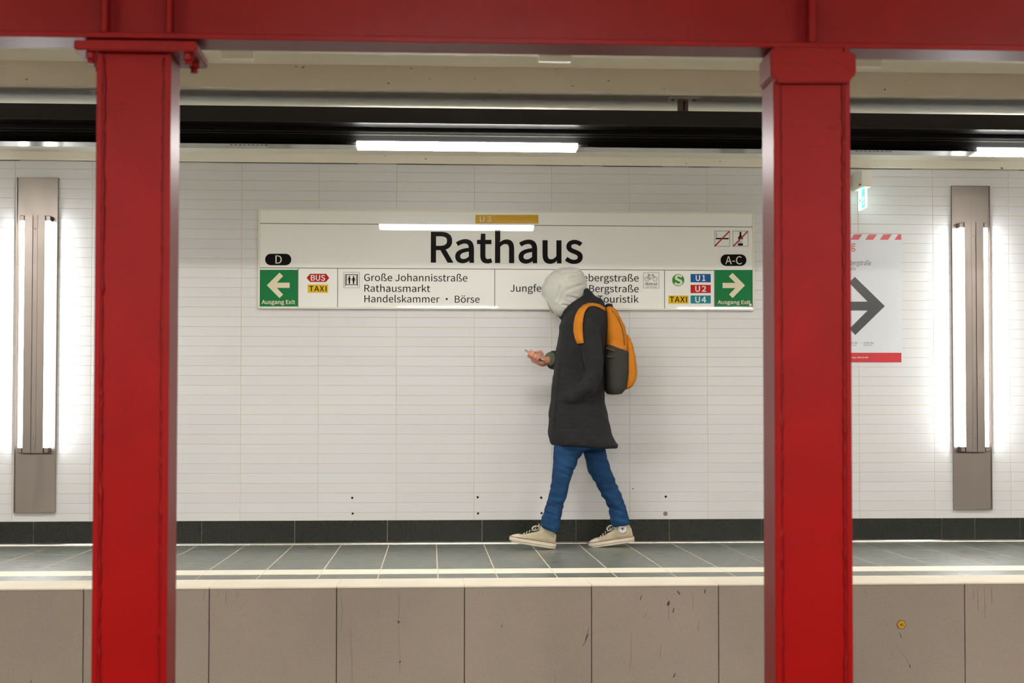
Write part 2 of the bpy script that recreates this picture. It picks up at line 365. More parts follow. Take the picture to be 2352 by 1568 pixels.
 'f':(310,['32,448,32,470,55,448|102,448,79,448,102,299|102,0,102,149,131,0|189,0,160,0,189,149|189,448,189,299,226,448|299,448,262,448,299,471|299,519,299,495,262,519|189,519,226,519,189,546|189,601,189,573,189,668|263,703,213,703,281,703|321,689,302,698,327,711|340,756,334,734,316,766|253,773,286,773,150,773|102,602,102,707,102,574|102,519,102,546,79,517|32,514,55,515,32,492']),
 'g':(539,['263,-239,137,-239,423,-239|525,-59,525,-156,525,27|345,64,464,64,311,64|243,64,277,64,173,64|152,120,152,88,152,149|185,182,166,166,208,171|262,164,237,164,369,164|452,345,452,234,452,390|410,452,435,428,445,452|516,452,480,452,516,474|516,519,516,496,456,519|335,519,395,519,317,526|262,532,291,532,158,532|68,347,68,460,68,285|136,207,101,234,136,206|136,203,136,205,108,184|78,107,78,150,78,66|125,22,98,38,125,20|125,17,125,19,76,-12|49,-100,49,-55,49,-189','262,223,322,223,202,223|152,347,152,271,152,423|262,468,202,468,324,468|372,347,372,423,372,271','275,-179,375,-179,180,-179|125,-88,125,-143,125,-58|178,0,140,-27,201,-6|244,-8,225,-8,274,-8|334,-8,304,-8,403,-8|439,-74,439,-25,439,-127']),
 'h':(580,['88,0,88,253,117,0|176,0,146,0,176,125|176,376,176,251,227,429|317,456,264,456,386,456|415,317,415,414,415,211|415,0,415,106,444,0|502,0,473,0,502,110|502,329,502,219,502,460|344,532,453,532,273,532|172,445,220,493,173,481|176,552,174,516,176,621|176,760,176,691,146,760|88,760,117,760,88,507']),
 'i':(263,['88,0,88,173,117,0|176,0,146,0,176,173|176,519,176,346,146,519|88,519,117,519,88,346','132,626,97,626,166,626|190,684,190,648,190,717|132,740,166,740,97,740|74,684,74,717,74,648']),
 'k':(527,['88,0,88,253,117,0|174,0,145,0,174,46|174,137,174,91,206,174|271,250,239,212,322,167|423,0,372,83,455,0|518,0,486,0,452,103|322,309,387,206,379,379|495,519,437,449,462,519|397,519,430,519,324,428|178,245,251,336,176,245|174,245,175,245,174,417|174,760,174,589,145,760|88,760,117,760,88,507']),
 'l':(271,['180,-12,115,-12,203,-12|230,-5,218,-9,226,18|218,62,222,40,208,60|200,60,204,60,186,60|176,97,176,71,176,318|176,760,176,539,146,760|88,760,117,760,88,541|88,103,88,322,88,30']),
 'm':(884,['88,0,88,173,117,0|176,0,146,0,176,125|176,376,176,251,223,430|306,456,266,456,371,456|402,317,402,414,402,211|402,0,402,106,431,0|489,0,460,0,489,125|489,376,489,251,538,430|620,456,580,456,686,456|716,317,716,414,716,211|716,0,716,106,745,0|803,0,774,0,803,110|803,329,803,219,803,460|647,532,753,532,583,532|475,433,529,491,454,494|331,532,412,532,269,532|170,443,216,493,169,443|168,443,169,443,165,468|159,519,162,493,136,519|88,519,112,519,88,346']),
 'n':(583,['88,0,88,173,117,0|176,0,146,0,176,125|176,376,176,251,227,429|317,456,264,456,386,456|415,317,415,414,415,211|415,0,415,106,444,0|502,0,473,0,502,110|502,329,502,219,502,460|344,532,453,532,273,532|170,443,219,493,169,443|168,443,169,443,165,468|159,519,162,493,136,519|88,519,112,519,88,346']),
 'o':(579,['289,-12,162,-12,416,-12|529,259,529,87,529,432|289,532,416,532,162,532|50,259,50,432,50,87','289,60,379,60,200,60|139,259,139,139,139,378|289,458,200,458,379,458|440,259,440,378,440,139']),
 'p':(592,['88,-219,88,27,117,-219|176,-219,146,-219,176,-160|176,-43,176,-102,175,-13|173,48,174,18,220,9|316,-12,269,-12,435,-12|541,267,541,90,541,428|335,532,469,532,275,532|170,458,217,498,169,458|168,458,169,458,165,478|159,519,162,498,136,519|88,519,112,519,88,273','302,61,388,61,267,61|176,115,222,74,176,206|176,388,176,297,225,434|313,458,270,458,413,458|451,266,451,382,451,138']),
 'r':(371,['88,0,88,173,117,0|176,0,146,0,176,111|176,333,176,222,210,421|306,454,263,454,328,454|356,445,339,451,362,470|372,520,367,495,356,529|317,532,340,532,260,532|170,424,206,490,169,424|168,424,169,424,165,456|159,519,162,487,136,519|88,519,112,519,88,346']),
 's':(447,['223,-12,150,-12,346,-12|412,141,412,57,412,240|254,299,330,270,196,321|142,389,142,340,142,430|239,464,173,464,285,464|356,418,321,444,370,436|398,473,384,455,359,505|238,532,302,532,124,532|59,385,59,467,59,296|210,235,137,262,267,214|329,137,329,189,329,92|226,55,295,55,164,55|73,117,118,80,59,98|31,59,45,79,79,18']),
 't':(360,['250,-12,140,-12,283,-12|347,7,317,-3,341,29|329,73,335,51,312,65|270,58,289,58,210,58|190,158,190,95,190,254|190,448,190,351,237,448|331,448,284,448,331,471|331,519,331,495,284,519|190,519,237,519,190,567|190,665,190,616,166,665|117,665,142,665,114,616|108,519,111,567,81,517|26,514,53,515,26,492|26,448,26,470,52,448|103,448,77,448,103,352|103,160,103,256,103,56']),
 'u':(580,['240,-12,130,-12,310,-12|411,81,362,25,412,81|414,81,413,81,416,54|420,0,418,27,444,0|493,0,469,0,493,173|493,519,493,346,464,519|406,519,435,519,406,396|406,151,406,273,356,90|265,63,319,63,197,63|168,201,168,104,168,307|168,519,168,413,139,519|80,519,110,519,80,409|80,190,80,300,80,57']),
 'v':(498,['200,0,137,173,234,0|302,0,268,0,363,173|485,519,424,346,456,519|399,519,428,519,366,420|301,223,334,322,286,173|253,71,268,120,251,71|248,71,250,71,233,120|201,223,217,173,168,322|103,519,136,420,73,519|12,519,43,519,75,346']),
 'x':(476,['14,0,71,90,45,0|106,0,75,0,129,40|176,121,152,81,194,153|228,214,210,184,230,214|233,214,231,214,253,184|289,121,272,153,315,81|366,0,340,40,398,0|461,0,429,0,404,87|290,262,347,174,343,347|448,519,395,433,418,519|357,519,387,519,336,481|293,405,315,443,277,375|247,318,263,348,246,318|243,318,244,318,225,348|192,405,207,375,169,443|122,519,145,481,91,519|28,519,59,519,80,436|185,270,133,353,128,180']),
 '·':(955,['477,464,534,464,421,464|376,363,376,419,376,307|477,262,421,262,534,262|579,363,579,307,579,419']),
 'ß':(614,['414,-12,354,-12,518,-12|583,145,583,56,583,319|372,399,372,295,372,473|470,615,470,508,470,700|296,771,408,771,163,771|88,550,88,684,88,367|88,0,88,183,117,0|174,0,145,0,174,178|174,534,174,356,174,645|295,700,220,700,353,700|385,606,385,661,385,517|290,390,290,485,290,240|501,141,501,265,501,95|410,55,470,55,371,55|297,101,335,70,286,81|263,40,274,60,306,7']),
 'ö':(579,['289,-12,162,-12,416,-12|529,259,529,87,529,432|289,532,416,532,162,532|50,259,50,432,50,87','289,60,379,60,200,60|139,259,139,139,139,378|289,458,200,458,379,458|440,259,440,378,440,139','187,627,156,627,217,627|240,680,240,650,240,710|187,732,217,732,156,732|135,680,135,710,135,650','392,627,361,627,422,627|444,680,444,650,444,710|392,732,422,732,361,732|339,680,339,710,339,650']),
 '–':(512,['44,239,44,258,185,239|468,239,327,239,468,258|468,298,468,278,327,298|44,298,185,298,44,278']),
 ' ':(220,[]),
}
def glyph_splines(ch):
    adv, sp = GLYPHS[ch]
    return adv, [[tuple(int(t) for t in p.split(',')) for p in s.split('|')] for s in sp]

def sample_outline(sp, n=6):
    P = []
    m = len(sp)
    for i in range(m):
        a, b = sp[i], sp[(i + 1) % m]
        p0, h0, h1, p1 = (a[0], a[1]), (a[4], a[5]), (b[2], b[3]), (b[0], b[1])
        straight = abs((h0[0] - p0[0]) * (p1[1] - p0[1]) - (h0[1] - p0[1]) * (p1[0] - p0[0])) + abs((h1[0] - p0[0]) * (p1[1] - p0[1]) - (h1[1] - p0[1]) * (p1[0] - p0[0])) < 900
        for k in range(1 if straight else n):
            t = k / n; u = 1 - t
            P.append((u**3 * p0[0] + 3 * u * u * t * h0[0] + 3 * u * t * t * h1[0] + t**3 * p1[0], u**3 * p0[1] + 3 * u * u * t * h0[1] + 3 * u * t * t * h1[1] + t**3 * p1[1]))
    Q = []
    for p in P:
        if not Q or math.hypot(p[0] - Q[-1][0], p[1] - Q[-1][1]) > 1.5: Q.append(p)
    if len(Q) > 1 and math.hypot(Q[0][0] - Q[-1][0], Q[0][1] - Q[-1][1]) <= 1.5: Q.pop()
    return Q

def area2(P): return sum(P[i][0] * P[(i + 1) % len(P)][1] - P[(i + 1) % len(P)][0] * P[i][1] for i in range(len(P)))

def grow(P, d):
    """move a closed outline sideways by d"""
    out = []; n = len(P)
    for i in range(n):
        a, b, c = P[i - 1], P[i], P[(i + 1) % n]
        e1 = Vector((b[0] - a[0], b[1] - a[1])).normalized(); e2 = Vector((c[0] - b[0], c[1] - b[1])).normalized()
        n1 = Vector((e1.y, -e1.x)); n2 = Vector((e2.y, -e2.x)); m = n1 + n2
        k = m.length_squared
        m = m * (2 / k) if k > 0.5 else n1
        if m.length > 1.8: m = m.normalized() * 1.8
        out.append((b[0] + m.x * d, b[1] + m.y * d))
    return out

from mathutils.geometry import delaunay_2d_cdt
_glyph_tris = {}
def glyph_tris(ch, offset):
    key = (ch, offset)
    if key in _glyph_tris: return _glyph_tris[key]
    adv, sps = glyph_splines(ch)
    OL = [sample_outline(sp) for sp in sps]
    if OL and offset:
        big = max(OL, key=lambda P: abs(area2(P)))
        sg_ = 1 if area2(big) > 0 else -1
        OL = [grow(P, offset * 1000 * sg_) for P in OL]
    V, E = [], []
    for P in OL:
        k = len(V); V += [Vector((x / 1000, y / 1000)) for x, y in P]; E += [(k + i, k + (i + 1) % len(P)) for i in range(len(P))]
    vs, fs = [], []
    if V:
        r = delaunay_2d_cdt(V, E, [], 0, 1e-6)
        vs = [(v.x, v.y) for v in r[0]]
        def inside(x, y):
            c = 0
            for P in OL:
                for i in range(len(P)):
                    (xa, ya), (xb, yb) = P[i - 1], P[i]
                    if (ya / 1000 > y) != (yb / 1000 > y) and x < (xb - xa) / 1000 * (y - ya / 1000) / ((yb - ya) / 1000) + xa / 1000: c += 1 if yb > ya else -1
            return c != 0
        for f in r[2]:
            if inside(sum(vs[i][0] for i in f) / 3, sum(vs[i][1] for i in f) / 3): fs.append(tuple(f))
    _glyph_tris[key] = (adv, vs, fs)
    return _glyph_tris[key]

def text_mesh(s, offset=0.0, spacing=0.0):
    """flat letters, cap height 0.7"""
    x = 0.0; V, Fc = [], []
    for ch in s:
        adv, vs, fs = glyph_tris(ch, offset)
        k = len(V); V += [(x + a, b, 0) for a, b in vs]; Fc += [tuple(k + i for i in f) for f in fs]
        x += adv / 1000 + spacing
    used = sorted({i for f in Fc for i in f}); mp_ = {v: i for i, v in enumerate(used)}
    me = bpy.data.meshes.new('letters'); me.from_pydata([V[i] for i in used], [], [tuple(mp_[i] for i in f) for f in Fc]); me.update()
    return me

def lettering(s, x0, x1, base, cap, Y, m, parent, offset=0.0, spacing=0.0, name='lettering', skew=0.0, px_ref=None, label=None):
    """x0..x1: pixel span of the line; base, cap: pixel heights of base line and cap line; written on plane Y"""
    me = text_mesh(s, offset, spacing)
    xs = [v.co.x for v in me.vertices]; lo, hi = min(xs), max(xs)
    mx = (x0 + x1) / 2
    a, b = at(x0, base, Y), at(x1, base, Y)
    zb = at(mx, base, Y).z; zt = at(mx, cap, Y).z
    for v in me.vertices:
        t = (v.co.x - lo) / (hi - lo); h = (v.co.y) / 0.7
        v.co = Vector((a.x + (b.x - a.x) * t + skew * (zt - zb) * h, Y, zb + (zt - zb) * h))
    # letters face the platform edge (towards -y)
    if me.polygons and me.polygons[0].normal.y > 0:
        me.flip_normals()
    me.update()
    o = link(name, me, m, parent)
    if label: o['label'] = label
    return o

def flat(pts, Y, m, parent, name, thick=0.0006, label=None):
    """flat printed shape given by pixel points on plane Y"""
    P = [at(x, y, Y) for x, y in pts]
    o = MB().prism_y([(p.x, p.z) for p in P], Y, Y + thick).obj(name, m, parent)
    if label: o['label'] = label
    return o

def rect(x0, y0, x1, y1): return [(x0, y0), (x1, y0), (x1, y1), (x0, y1)]

def strokes(segs, w, Y, m, parent, name):
    """thin line drawing: list of pixel polylines, w in pixels"""
    mb = MB()
    for pl in segs:
        for (xa, ya), (xb, yb) in zip(pl[:-1], pl[1:]):
            d = math.hypot(xb - xa, yb - ya) or 1; nx, ny = -(yb - ya) / d * w / 2, (xb - xa) / d * w / 2
            P = [at(xa + nx, ya + ny, Y), at(xb + nx, yb + ny, Y), at(xb - nx, yb - ny, Y), at(xa - nx, ya - ny, Y)]
            mb.prism_y([(p.x, p.z) for p in P], Y, Y + 0.0004)
    return mb.obj(name, m, parent)

def circ(cx, cy, r, n=24, a0=0, a1=360):
    return [(cx + r * cos(radians(a0 + (a1 - a0) * i / n)), cy + r * sin(radians(a0 + (a1 - a0) * i / n))) for i in range(n + (a1 - a0 != 360))]
def ring(cx, cy, r, n=20): return [(cx + r * cos(2 * pi * i / n), cy + r * sin(2 * pi * i / n)) for i in range(n + 1)]
def roundrect(x0, y0, x1, y1, r):
    return circ(x1 - r, y0 + r, r, 6, -90, 0) + circ(x1 - r, y1 - r, r, 6, 0, 90) + circ(x0 + r, y1 - r, r, 6, 90, 180) + circ(x0 + r, y0 + r, r, 6, 180, 270)

# ================================================================ SETTING
YW = 12.0                                   # face of the tiled wall
XL, XR = -12.0, 15.0
Z_BASE = az(1193, YW); Z_TOP = az(380, YW)
y_front = on_floor(1176, 1344).y            # platform edge
y_cop = on_floor(1176, 1326.5).y
y_s0 = on_floor(1176, 1316).y
y_s1 = on_floor(1176, 1305).y
ZBED = -0.95

def chamfer_tile():
    """unit tile, 1 x 1 face at y = 0 towards -y, depth 1"""
    me = bpy.data.meshes.new('tile')
    return me
def slab_mesh(w, h, d, ch, axis='y'):
    """thin slab, face w x h centred, chamfered front edge; axis y: front faces -y; axis z: front faces +z"""
    a, b = w / 2, h / 2
    o = [(-a, -b), (a, -b), (a, b), (-a, b)]; i = [(-a + ch, -b + ch), (a - ch, -b + ch), (a - ch, b - ch), (-a + ch, b - ch)]
    if axis == 'y':
        v = [(x, 0, z) for x, z in i] + [(x, ch * 0.6, z) for x, z in o] + [(x, d, z) for x, z in o]
        f = [(0, 1, 2, 3)] + [(k, k + 4, (k + 1) % 4 + 4, (k + 1) % 4) for k in range(4)] + [(k + 4, k + 8, (k + 1) % 4 + 8, (k + 1) % 4 + 4) for k in range(4)]
    else:
        v = [(x, y, 0) for x, y in i] + [(x, y, -ch * 0.6) for x, y in o] + [(x, y, -d) for x, y in o]
        f = [(0, 1, 2, 3)] + [(k, k + 4, (k + 1) % 4 + 4, (k + 1) % 4) for k in range(4)] + [(k + 4, k + 8, (k + 1) % 4 + 8, (k + 1) % 4 + 4) for k in range(4)]
    return v, f

_slabs = {}
def slab(name, cx, cy, cz, w, h, d, ch, axis, m, parent):
    key = (round(w, 4), round(h, 4), d, ch, axis, m.name)
    if key not in _slabs:
        v, f = slab_mesh(w, h, d, ch, axis); me = bpy.data.meshes.new(name); me.from_pydata(v, [], f); me.update(); me.materials.append(m)
        _slabs[key] = me
    o = bpy.data.objects.new(name, _slabs[key]); C.objects.link(o)
    o.parent = parent; o.location = Vector((cx, cy, cz)) - origin_of(parent)
    return o

# ---- tiled wall
wall = structure('wall_back', MB().box(XL, XR, YW + 0.0014, YW + 0.25, -0.02, 2.75), GROUT, label='long platform wall of pale oblong glazed tiles in straight stacks', cat='wall')
JX = [30, 208.5, 380, 553, 731, 910, 1089, 1267, 1446, 1625, 1800, 1973, 2145, 2320]
JX = [ax(x, YW) for x in JX]
pitch = (JX[-1] - JX[0]) / (len(JX) - 1)
while JX[0] > -9: JX.insert(0, JX[0] - pitch)
while JX[-1] < 11: JX.append(JX[-1] + pitch)
RZ = [Z_BASE]
zr = az(1175.7, YW); rp = (zr - az(384.5 , YW)) / -35.6
zz = zr
while zz < Z_TOP - 0.012: RZ.append(zz); zz += rp
RZ.append(Z_TOP)
def project(p):
    v = ROT.transposed() @ (Vector(p) - cam.location)
    return PX + F * v.x / -v.z, PY - F * v.y / -v.z
HIDE = [(592, 488, 1732, 708), (213, 0, 408, 1568), (1750, 0, 1955, 1568), (37, 405, 125, 1178), (2188, 408, 2280, 1170), (1860, 538, 2071, 832),
        (1280, 700, 1400, 1020), (1955, 392, 2003, 430)]
cells = []
for i in range(len(JX) - 1):
    for j in range(len(RZ) - 1):
        x0, y1 = project((JX[i], YW, RZ[j])); x1, y0 = project((JX[i + 1], YW, RZ[j + 1]))
        X0, X1, Y0, Y1 = max(x0, 0), min(x1, IW), max(y0, 0), min(y1, IH)
        A = max(0, X1 - X0) * max(0, Y1 - Y0)
        for (a, b, c, d) in HIDE:
            A -= max(0, min(X1, c) - max(X0, a)) * max(0, min(Y1, d) - max(Y0, b))
        cells.append((A, i, j))
cells.sort(reverse=True)
G = 0.0027
rest = MB()
tile_parts = 0
for n_, (A, i, j) in enumerate(cells):
    w = JX[i + 1] - JX[i] - G; h = RZ[j + 1] - RZ[j] - G
    cx = (JX[i] + JX[i + 1]) / 2; cz = (RZ[j] + RZ[j + 1]) / 2
    if A > 0 and n_ < 300:
        slab('tile', cx, YW + random.uniform(-0.0004, 0.0004), cz, round(w, 3), round(h, 4), 0.006, 0.0012, 'y', TILE, wall)
    else:
        v, f = slab_mesh(w, h, 0.006, 0.0012, 'y'); rest.add([(cx + a, YW + b, cz + c) for a, b, c in v], f)
o = rest.obj('tile_field', TILE2, wall); o['kind'] = 'stuff'

# granite baseboard
base = structure('baseboard_back', MB().box(XL, XR, YW - 0.006, YW + 0.004, 0.0, Z_BASE - 0.0005), FGROUT, label='dark speckled granite baseboard under the pale wall tiles', cat='baseboard')
bj = [-137, 77, 270, 463, 677, 890, 1107, 1323, 1537, 1749, 1957, 2163, 2239, 2343, 2500]
bj = [ax(x, YW - 0.01, 1215) for x in bj]
while bj[0] > -8: bj.insert(0, bj[0] - 0.6)
while bj[-1] < 10: bj.append(bj[-1] + 0.6)
for a, b in zip(bj[:-1], bj[1:]):
    slab('stone_slab', (a + b) / 2, YW - 0.014, Z_BASE / 2 + 0.0, round(b - a - 0.004, 3), Z_BASE - 0.002, 0.01, 0.0012, 'y', GRANITE, base)
# metal strip along the foot of the wall
pts = [(YW - 0.014, 0.0005)] + [(YW - 0.014 - 0.026 * sin(t * pi / 2 / 6), 0.0005 + 0.018 * cos(t * pi / 2 / 6)) for t in range(7)]
st = MB().prism_x(pts, XL, XR)
structure('trim_1', st, CHROME, label='narrow polished metal strip between granite baseboard and floor', cat='trim')

# small drill holes left in the tiles
for k, (hx, hy) in enumerate([(809, 1143), (810, 1179), (1097, 1141.5), (1098, 1178.5), (1243, 1142.5), (1244, 1178), (1529, 1140), (1454, 1122)]):
    p = at(hx, hy, YW); small = k == 7
    mb = MB(); n = 9
    ch = MB().prism_y([(p.x + (0.012 if not small else .009) * random.uniform(.7, 1.15) * cos(2 * pi * i / n), p.z + (0.011 if not small else .006) * random.uniform(.7, 1.15) * sin(2 * pi * i / n)) for i in range(n)], YW - 0.0012, YW + 0.001)
    h_ = ch.obj('chipped_glaze', mat('chipped_glaze_white', srgb(222, 214, 198), rough=.9), wall)
    mb.prism_y([(p.x + 0.0078 * random.uniform(.85, 1.1) * (0.5 if small else 1) * cos(2 * pi * i / n), p.z + 0.0078 * (0.5 if small else 1) * random.uniform(.85, 1.1) * sin(2 * pi * i / n)) for i in range(n)], YW - 0.002, YW + 0.001)
    mb.obj('drill_hole', mat('drill_hole_dark', (0.006, 0.005, 0.004, 1), rough=1), wall)
p = at(1528.5, 1179, YW)
sb = thing('anchor_bolt', 'small steel anchor bolt stub low on the wall right of the rear shoe', 'bolt', p)
MB().tube((p.x, YW, p.z), (p.x, YW - 0.018, p.z), 0.007).obj('bolt_shank', STEEL, sb)
MB().tube((p.x, YW - .001, p.z), (p.x, YW - 0.004, p.z), 0.014, n=14).obj('washer', STEELD, sb)
MB().tube((p.x, YW - .004, p.z), (p.x, YW - 0.010, p.z), 0.011, n=6).obj('nut', STEEL, sb)

# ---- platform floor
FY1 = YW - 0.004
floor = structure('floor', MB().box(XL, XR, y_front + 0.05, YW + 0.2, ZBED, -0.0004), FGROUT, label='station platform floor of grey-green stone tiles with cream stripes', cat='floor')
fj = [on_floor(700 + x / 2.94, 1160 + y / 2.94) for x, y in ((247, 262), (567, 262), (889, 262), (1214, 262), (1535, 262), (1845, 262))]
fp = (fj[-1].x - fj[0].x) / 5
fx0 = fj[2].x
rows = [y_s1, y_s1 + 0.60, y_s1 + 1.20, y_s1 + 1.80, FY1]
rows = [r for r in rows if r < FY1 - 0.03] + [FY1 - 0.001]
GF = 0.0068
kmin, kmax = int((-3.6 - fx0) / fp), int((4.8 - fx0) / fp)
ftiles = []
fieldmb = MB(); stripemb = MB()
for k in range(kmin - 22, kmax + 24):
    xa = fx0 + k * fp
    inner = kmin <= k <= kmax
    for r in range(len(rows) - 1):
        h = rows[r + 1] - rows[r] - GF; cy = (rows[r] + rows[r + 1]) / 2
        if inner: slab('floor_tile', xa + fp / 2, cy, random.uniform(-.0003, .0003), fp - GF, round(h, 4), 0.008, 0.0005, 'z', FLOORT, floor)
        else:
            v, f = slab_mesh(fp - GF, h, 0.008, 0.001, 'z'); fieldmb.add([(xa + fp / 2 + a, cy + b, c) for a, b, c in v], f)
    for (a_, b_, m_, nm) in ((y_cop, y_s0, FLOORT, 'floor_tile'), (y_s0, y_s1, STRIPE, 'stripe_tile')):
        h = b_ - a_ - (GF if m_ is FLOORT else 0.001); cy = (a_ + b_) / 2
        if inner: slab(nm, xa + fp / 2, cy, 0, fp - (GF if m_ is FLOORT else 0.0025), round(h, 4), 0.008, 0.0005, 'z', m_, floor)
        else:
            v, f = slab_mesh(fp - GF, h, 0.008, 0.001, 'z'); (fieldmb if m_ is FLOORT else stripemb).add([(xa + fp / 2 + a, cy + b, c) for a, b, c in v], f)
o = fieldmb.obj('floor_tile_field', FLOORT, floor); o['kind'] = 'stuff'
o = stripemb.obj('stripe_tile_field', STRIPE, floor); o['kind'] = 'stuff'

# coping stones and platform front panels
pj = [191, 480, 773, 1067, 1359, 1651, 1937, 2217]
pj = [ax(x, y_front, 1400) for x in pj]
pp = (pj[-1] - pj[0]) / 7
while pj[0] > -9: pj.insert(0, pj[0] - pp)
while pj[-1] < 11: pj.append(pj[-1] + pp)
wallp = structure('wall_platform_edge', MB().box(XL, XR, y_front + 0.025, y_front + 0.06, ZBED, -0.012), DARKJ, label='platform front facing the track, clad in brown speckled panels', cat='wall')
for a, b in zip(pj[:-1], pj[1:]):
    slab('wall_panel', (a + b) / 2, y_front + 0.006, (ZBED - 0.0095) / 2, round(b - a - 0.0038, 4), -0.0095 - ZBED, 0.02, 0.003, 'y', TERRAZZO, wallp)
    w = b - a - 0.0025
    mb = MB()
    prof = [(y_cop - 0.0015, 0.0), (y_front + 0.004, 0.0), (y_front + 0.001, -0.0015), (y_front, -0.004), (y_front + 0.001, -0.0085), (y_cop - 0.0015, -0.0085)]
    mb.prism_x([(y, z) for y, z in prof], a + 0.00125, b - 0.00125)
    mb.obj('coping_stone', COPING, floor)
# hairline cracks and stains on the panels
random.seed(11)
cm = MB(); cf = MB()
def crack(pts, w):
    P = []
    for (xa, ya), (xb, yb) in zip(pts[:-1], pts[1:]):
        for t in range(4):
            P.append((xa + (xb - xa) * t / 4 + random.uniform(-.8, .8), ya + (yb - ya) * t / 4))
    P.append(pts[-1])
    for i, ((xa, ya), (xb, yb)) in enumerate(zip(P[:-1], P[1:])):
        ww = w * (0.5 + 0.5 * sin(pi * (i + .5) / len(P))) / 2
        Q = [at(xa - ww, ya, y_front + .0055), at(xa + ww, ya, y_front + .0055), at(xb + ww, yb, y_front + .0055), at(xb - ww, yb, y_front + .0055)]
        (cf if w < 1.55 else cm).prism_y([(q.x, q.z) for q in Q], y_front + .0056, y_front + .007)
for pts, w in [([(780, 1352), (787, 1400), (783, 1450)], 1.0), ([(804, 1440), (808, 1505), (809, 1568)], 1.2), ([(915, 1358), (918, 1400), (915, 1428)], 1.4),
               ([(916, 1432), (918, 1500), (918, 1550)], .9), ([(1353, 1440), (1345, 1470), (1338, 1484)], 1.6), ([(1352, 1455), (1345, 1470)], 3),
               ([(1451, 1455), (1449, 1510), (1447, 1540)], 1.1), ([(1535, 1382), (1536, 1425)], 1.2), ([(1548, 1395), (1546, 1407)], 3),
               ([(1591, 1360), (1591, 1400)], 1), ([(1606, 1425), (1604, 1450)], 1.4), ([(1519, 1480), (1516, 1510)], 1), ([(1551, 1545), (1547, 1556)], 3.2),
               ([(2060, 1485), (2080, 1510), (2091, 1533)], 1.1), ([(2066, 1452), (2070, 1465)], 1.8), ([(2089, 1525), (2091, 1533)], 2.6),
               ([(520, 1355), (519, 1385)], 1.3), ([(545, 1355), (544, 1372)], 1.2), ([(500, 1355), (502, 1370)], 1), ([(470, 1352), (468, 1380)], 1),
               ([(1620, 1352), (1619, 1362)], 3), ([(1556, 1356), (1561, 1365)], 4), ([(1536, 1380), (1535, 1390)], 6), ([(915, 1424), (916, 1431)], 4.5), ([(919, 1517), (918, 1522)], 4),
               ([(1474, 1365), (1471, 1378)], 2.2), ([(1486, 1405), (1480, 1418)], 1.4), ([(2246, 1350), (2247, 1400)], 1.3), ([(2262, 1348), (2263, 1420)], 1.2), ([(2278, 1348), (2278, 1385)], 1.5),
               ([(2235, 1348), (2236, 1378)], 1.1), ([(1986, 1350), (1992, 1372)], 1.0), ([(1151, 1434), (1154, 1440)], 2.2), ([(1275, 1540), (1276, 1570)], .9), ([(70, 1560), (72, 1568)], 2)]:
    crack(pts, w)
o = cm.obj('crack_marks', CRACK, wallp); o['kind'] = 'stuff'
o = cf.obj('run_stains', STAIN, wallp); o['kind'] = 'stuff'
random.seed(5)

# ---- ceiling over the platform, its step, and the ceiling over the tracks
z_c1 = az(358.5, YW - 0.02)
y_face = on_floor(1176, 208, z_c1).y
y_step = y_face + 0.03
z_c2 = az(154.5, y_face); y2 = on_floor(1176, 124, z_c2).y; z_c3 = z_c2 + 0.010
cb = MB().box(XL, XR, y_step, YW + 0.25, z_c1, z_c1 + 0.5)
ceil_ = structure('ceiling', cb, CEIL, label='low cream ceiling over the platform', cat='ceiling')
MB().box(XL, XR, y_step - 0.03, y_step + 0.0, z_c1 + 0.0005, z_c1 + 0.5).obj('ceiling_edge_face', PLASTER, ceil_)
structure('ceiling_beam', MB().box(XL, XR, y2, y_step - 0.03, z_c2, z_c2 + 0.4), PLASTER, label='cream plastered downstand along the ceiling edge above the track', cat='beam')
structure('ceiling_over_tracks', MB().box(XL, XR, 2.4, y2, z_c3, z_c3 + 0.4), PLASTER, label='cream plastered ceiling above the two tracks', cat='ceiling')
tr = MB()
random.seed(3)
# plaster cornice on top of the wall tiles, slightly uneven lower edge
structure('trim_2', MB().box(XL, XR, YW - 0.02, YW + 0.01, Z_TOP + 0.004, z_c1 + 0.01), PLASTER, bevel=0.003, label='cream plaster band between wall tiles and ceiling', cat='trim')
x = -6.5
while x < 8.5:
    L_ = random.uniform(0.05, 0.35)
    tr.box(x, x + L_, YW - 0.004, YW + 0.004, Z_TOP + 0.0035 - random.uniform(0.000, 0.0035), Z_TOP + 0.0048); x += L_
tr.obj('dark_gap', DARKJ, None); g = bpy.data.objects['dark_gap']; g.parent = bpy.data.objects['trim_2']; g['kind'] = 'stuff'

# ---- track bed
structure('floor_track_bed', MB().box(XL, XR, 2.4, y_front + 0.05, ZBED - 0.3, ZBED), mat('dusty_trackbed_concrete', srgb(92, 84, 76), rough=.9, var=.15, var_scale=6), label='concrete track bed between the platforms', cat='track bed')
# ---- the other platform, behind and under the camera
structure('floor_opposite', MB().box(XL, XR, -0.9, 2.6, ZBED, 0.0), mat('opposite_floor_stone', srgb(84, 86, 80), rough=.4), label='opposite platform floor', cat='floor')
structure('ceiling_opposite', MB().box(XL, XR, -0.9, 2.45, z_c1, z_c1 + .5), CEIL, label='ceiling over the opposite platform', cat='ceiling')
structure('wall_opposite', MB().box(XL, XR, -1.1, -0.85, 0, z_c1 + 0.3), mat('opposite_wall_darkened', srgb(70, 60, 52), rough=.6), label='darkened wall behind the opposite platform', cat='wall')  # unseen wall, dimness put into its colour so the red paint reflects little
structure('wall_left', MB().box(XL - 0.3, XL, -1.1, YW + .25, ZBED, 3.1), mat('tunnel_end_paint', srgb(120, 114, 104), rough=.8), label='end wall of the hall far to the left', cat='wall')
structure('wall_right', MB().box(XR, XR + 0.3, -1.1, YW + .25, ZBED, 3.1), MATS['tunnel_end_paint'], label='end wall of the hall far to the right', cat='wall')
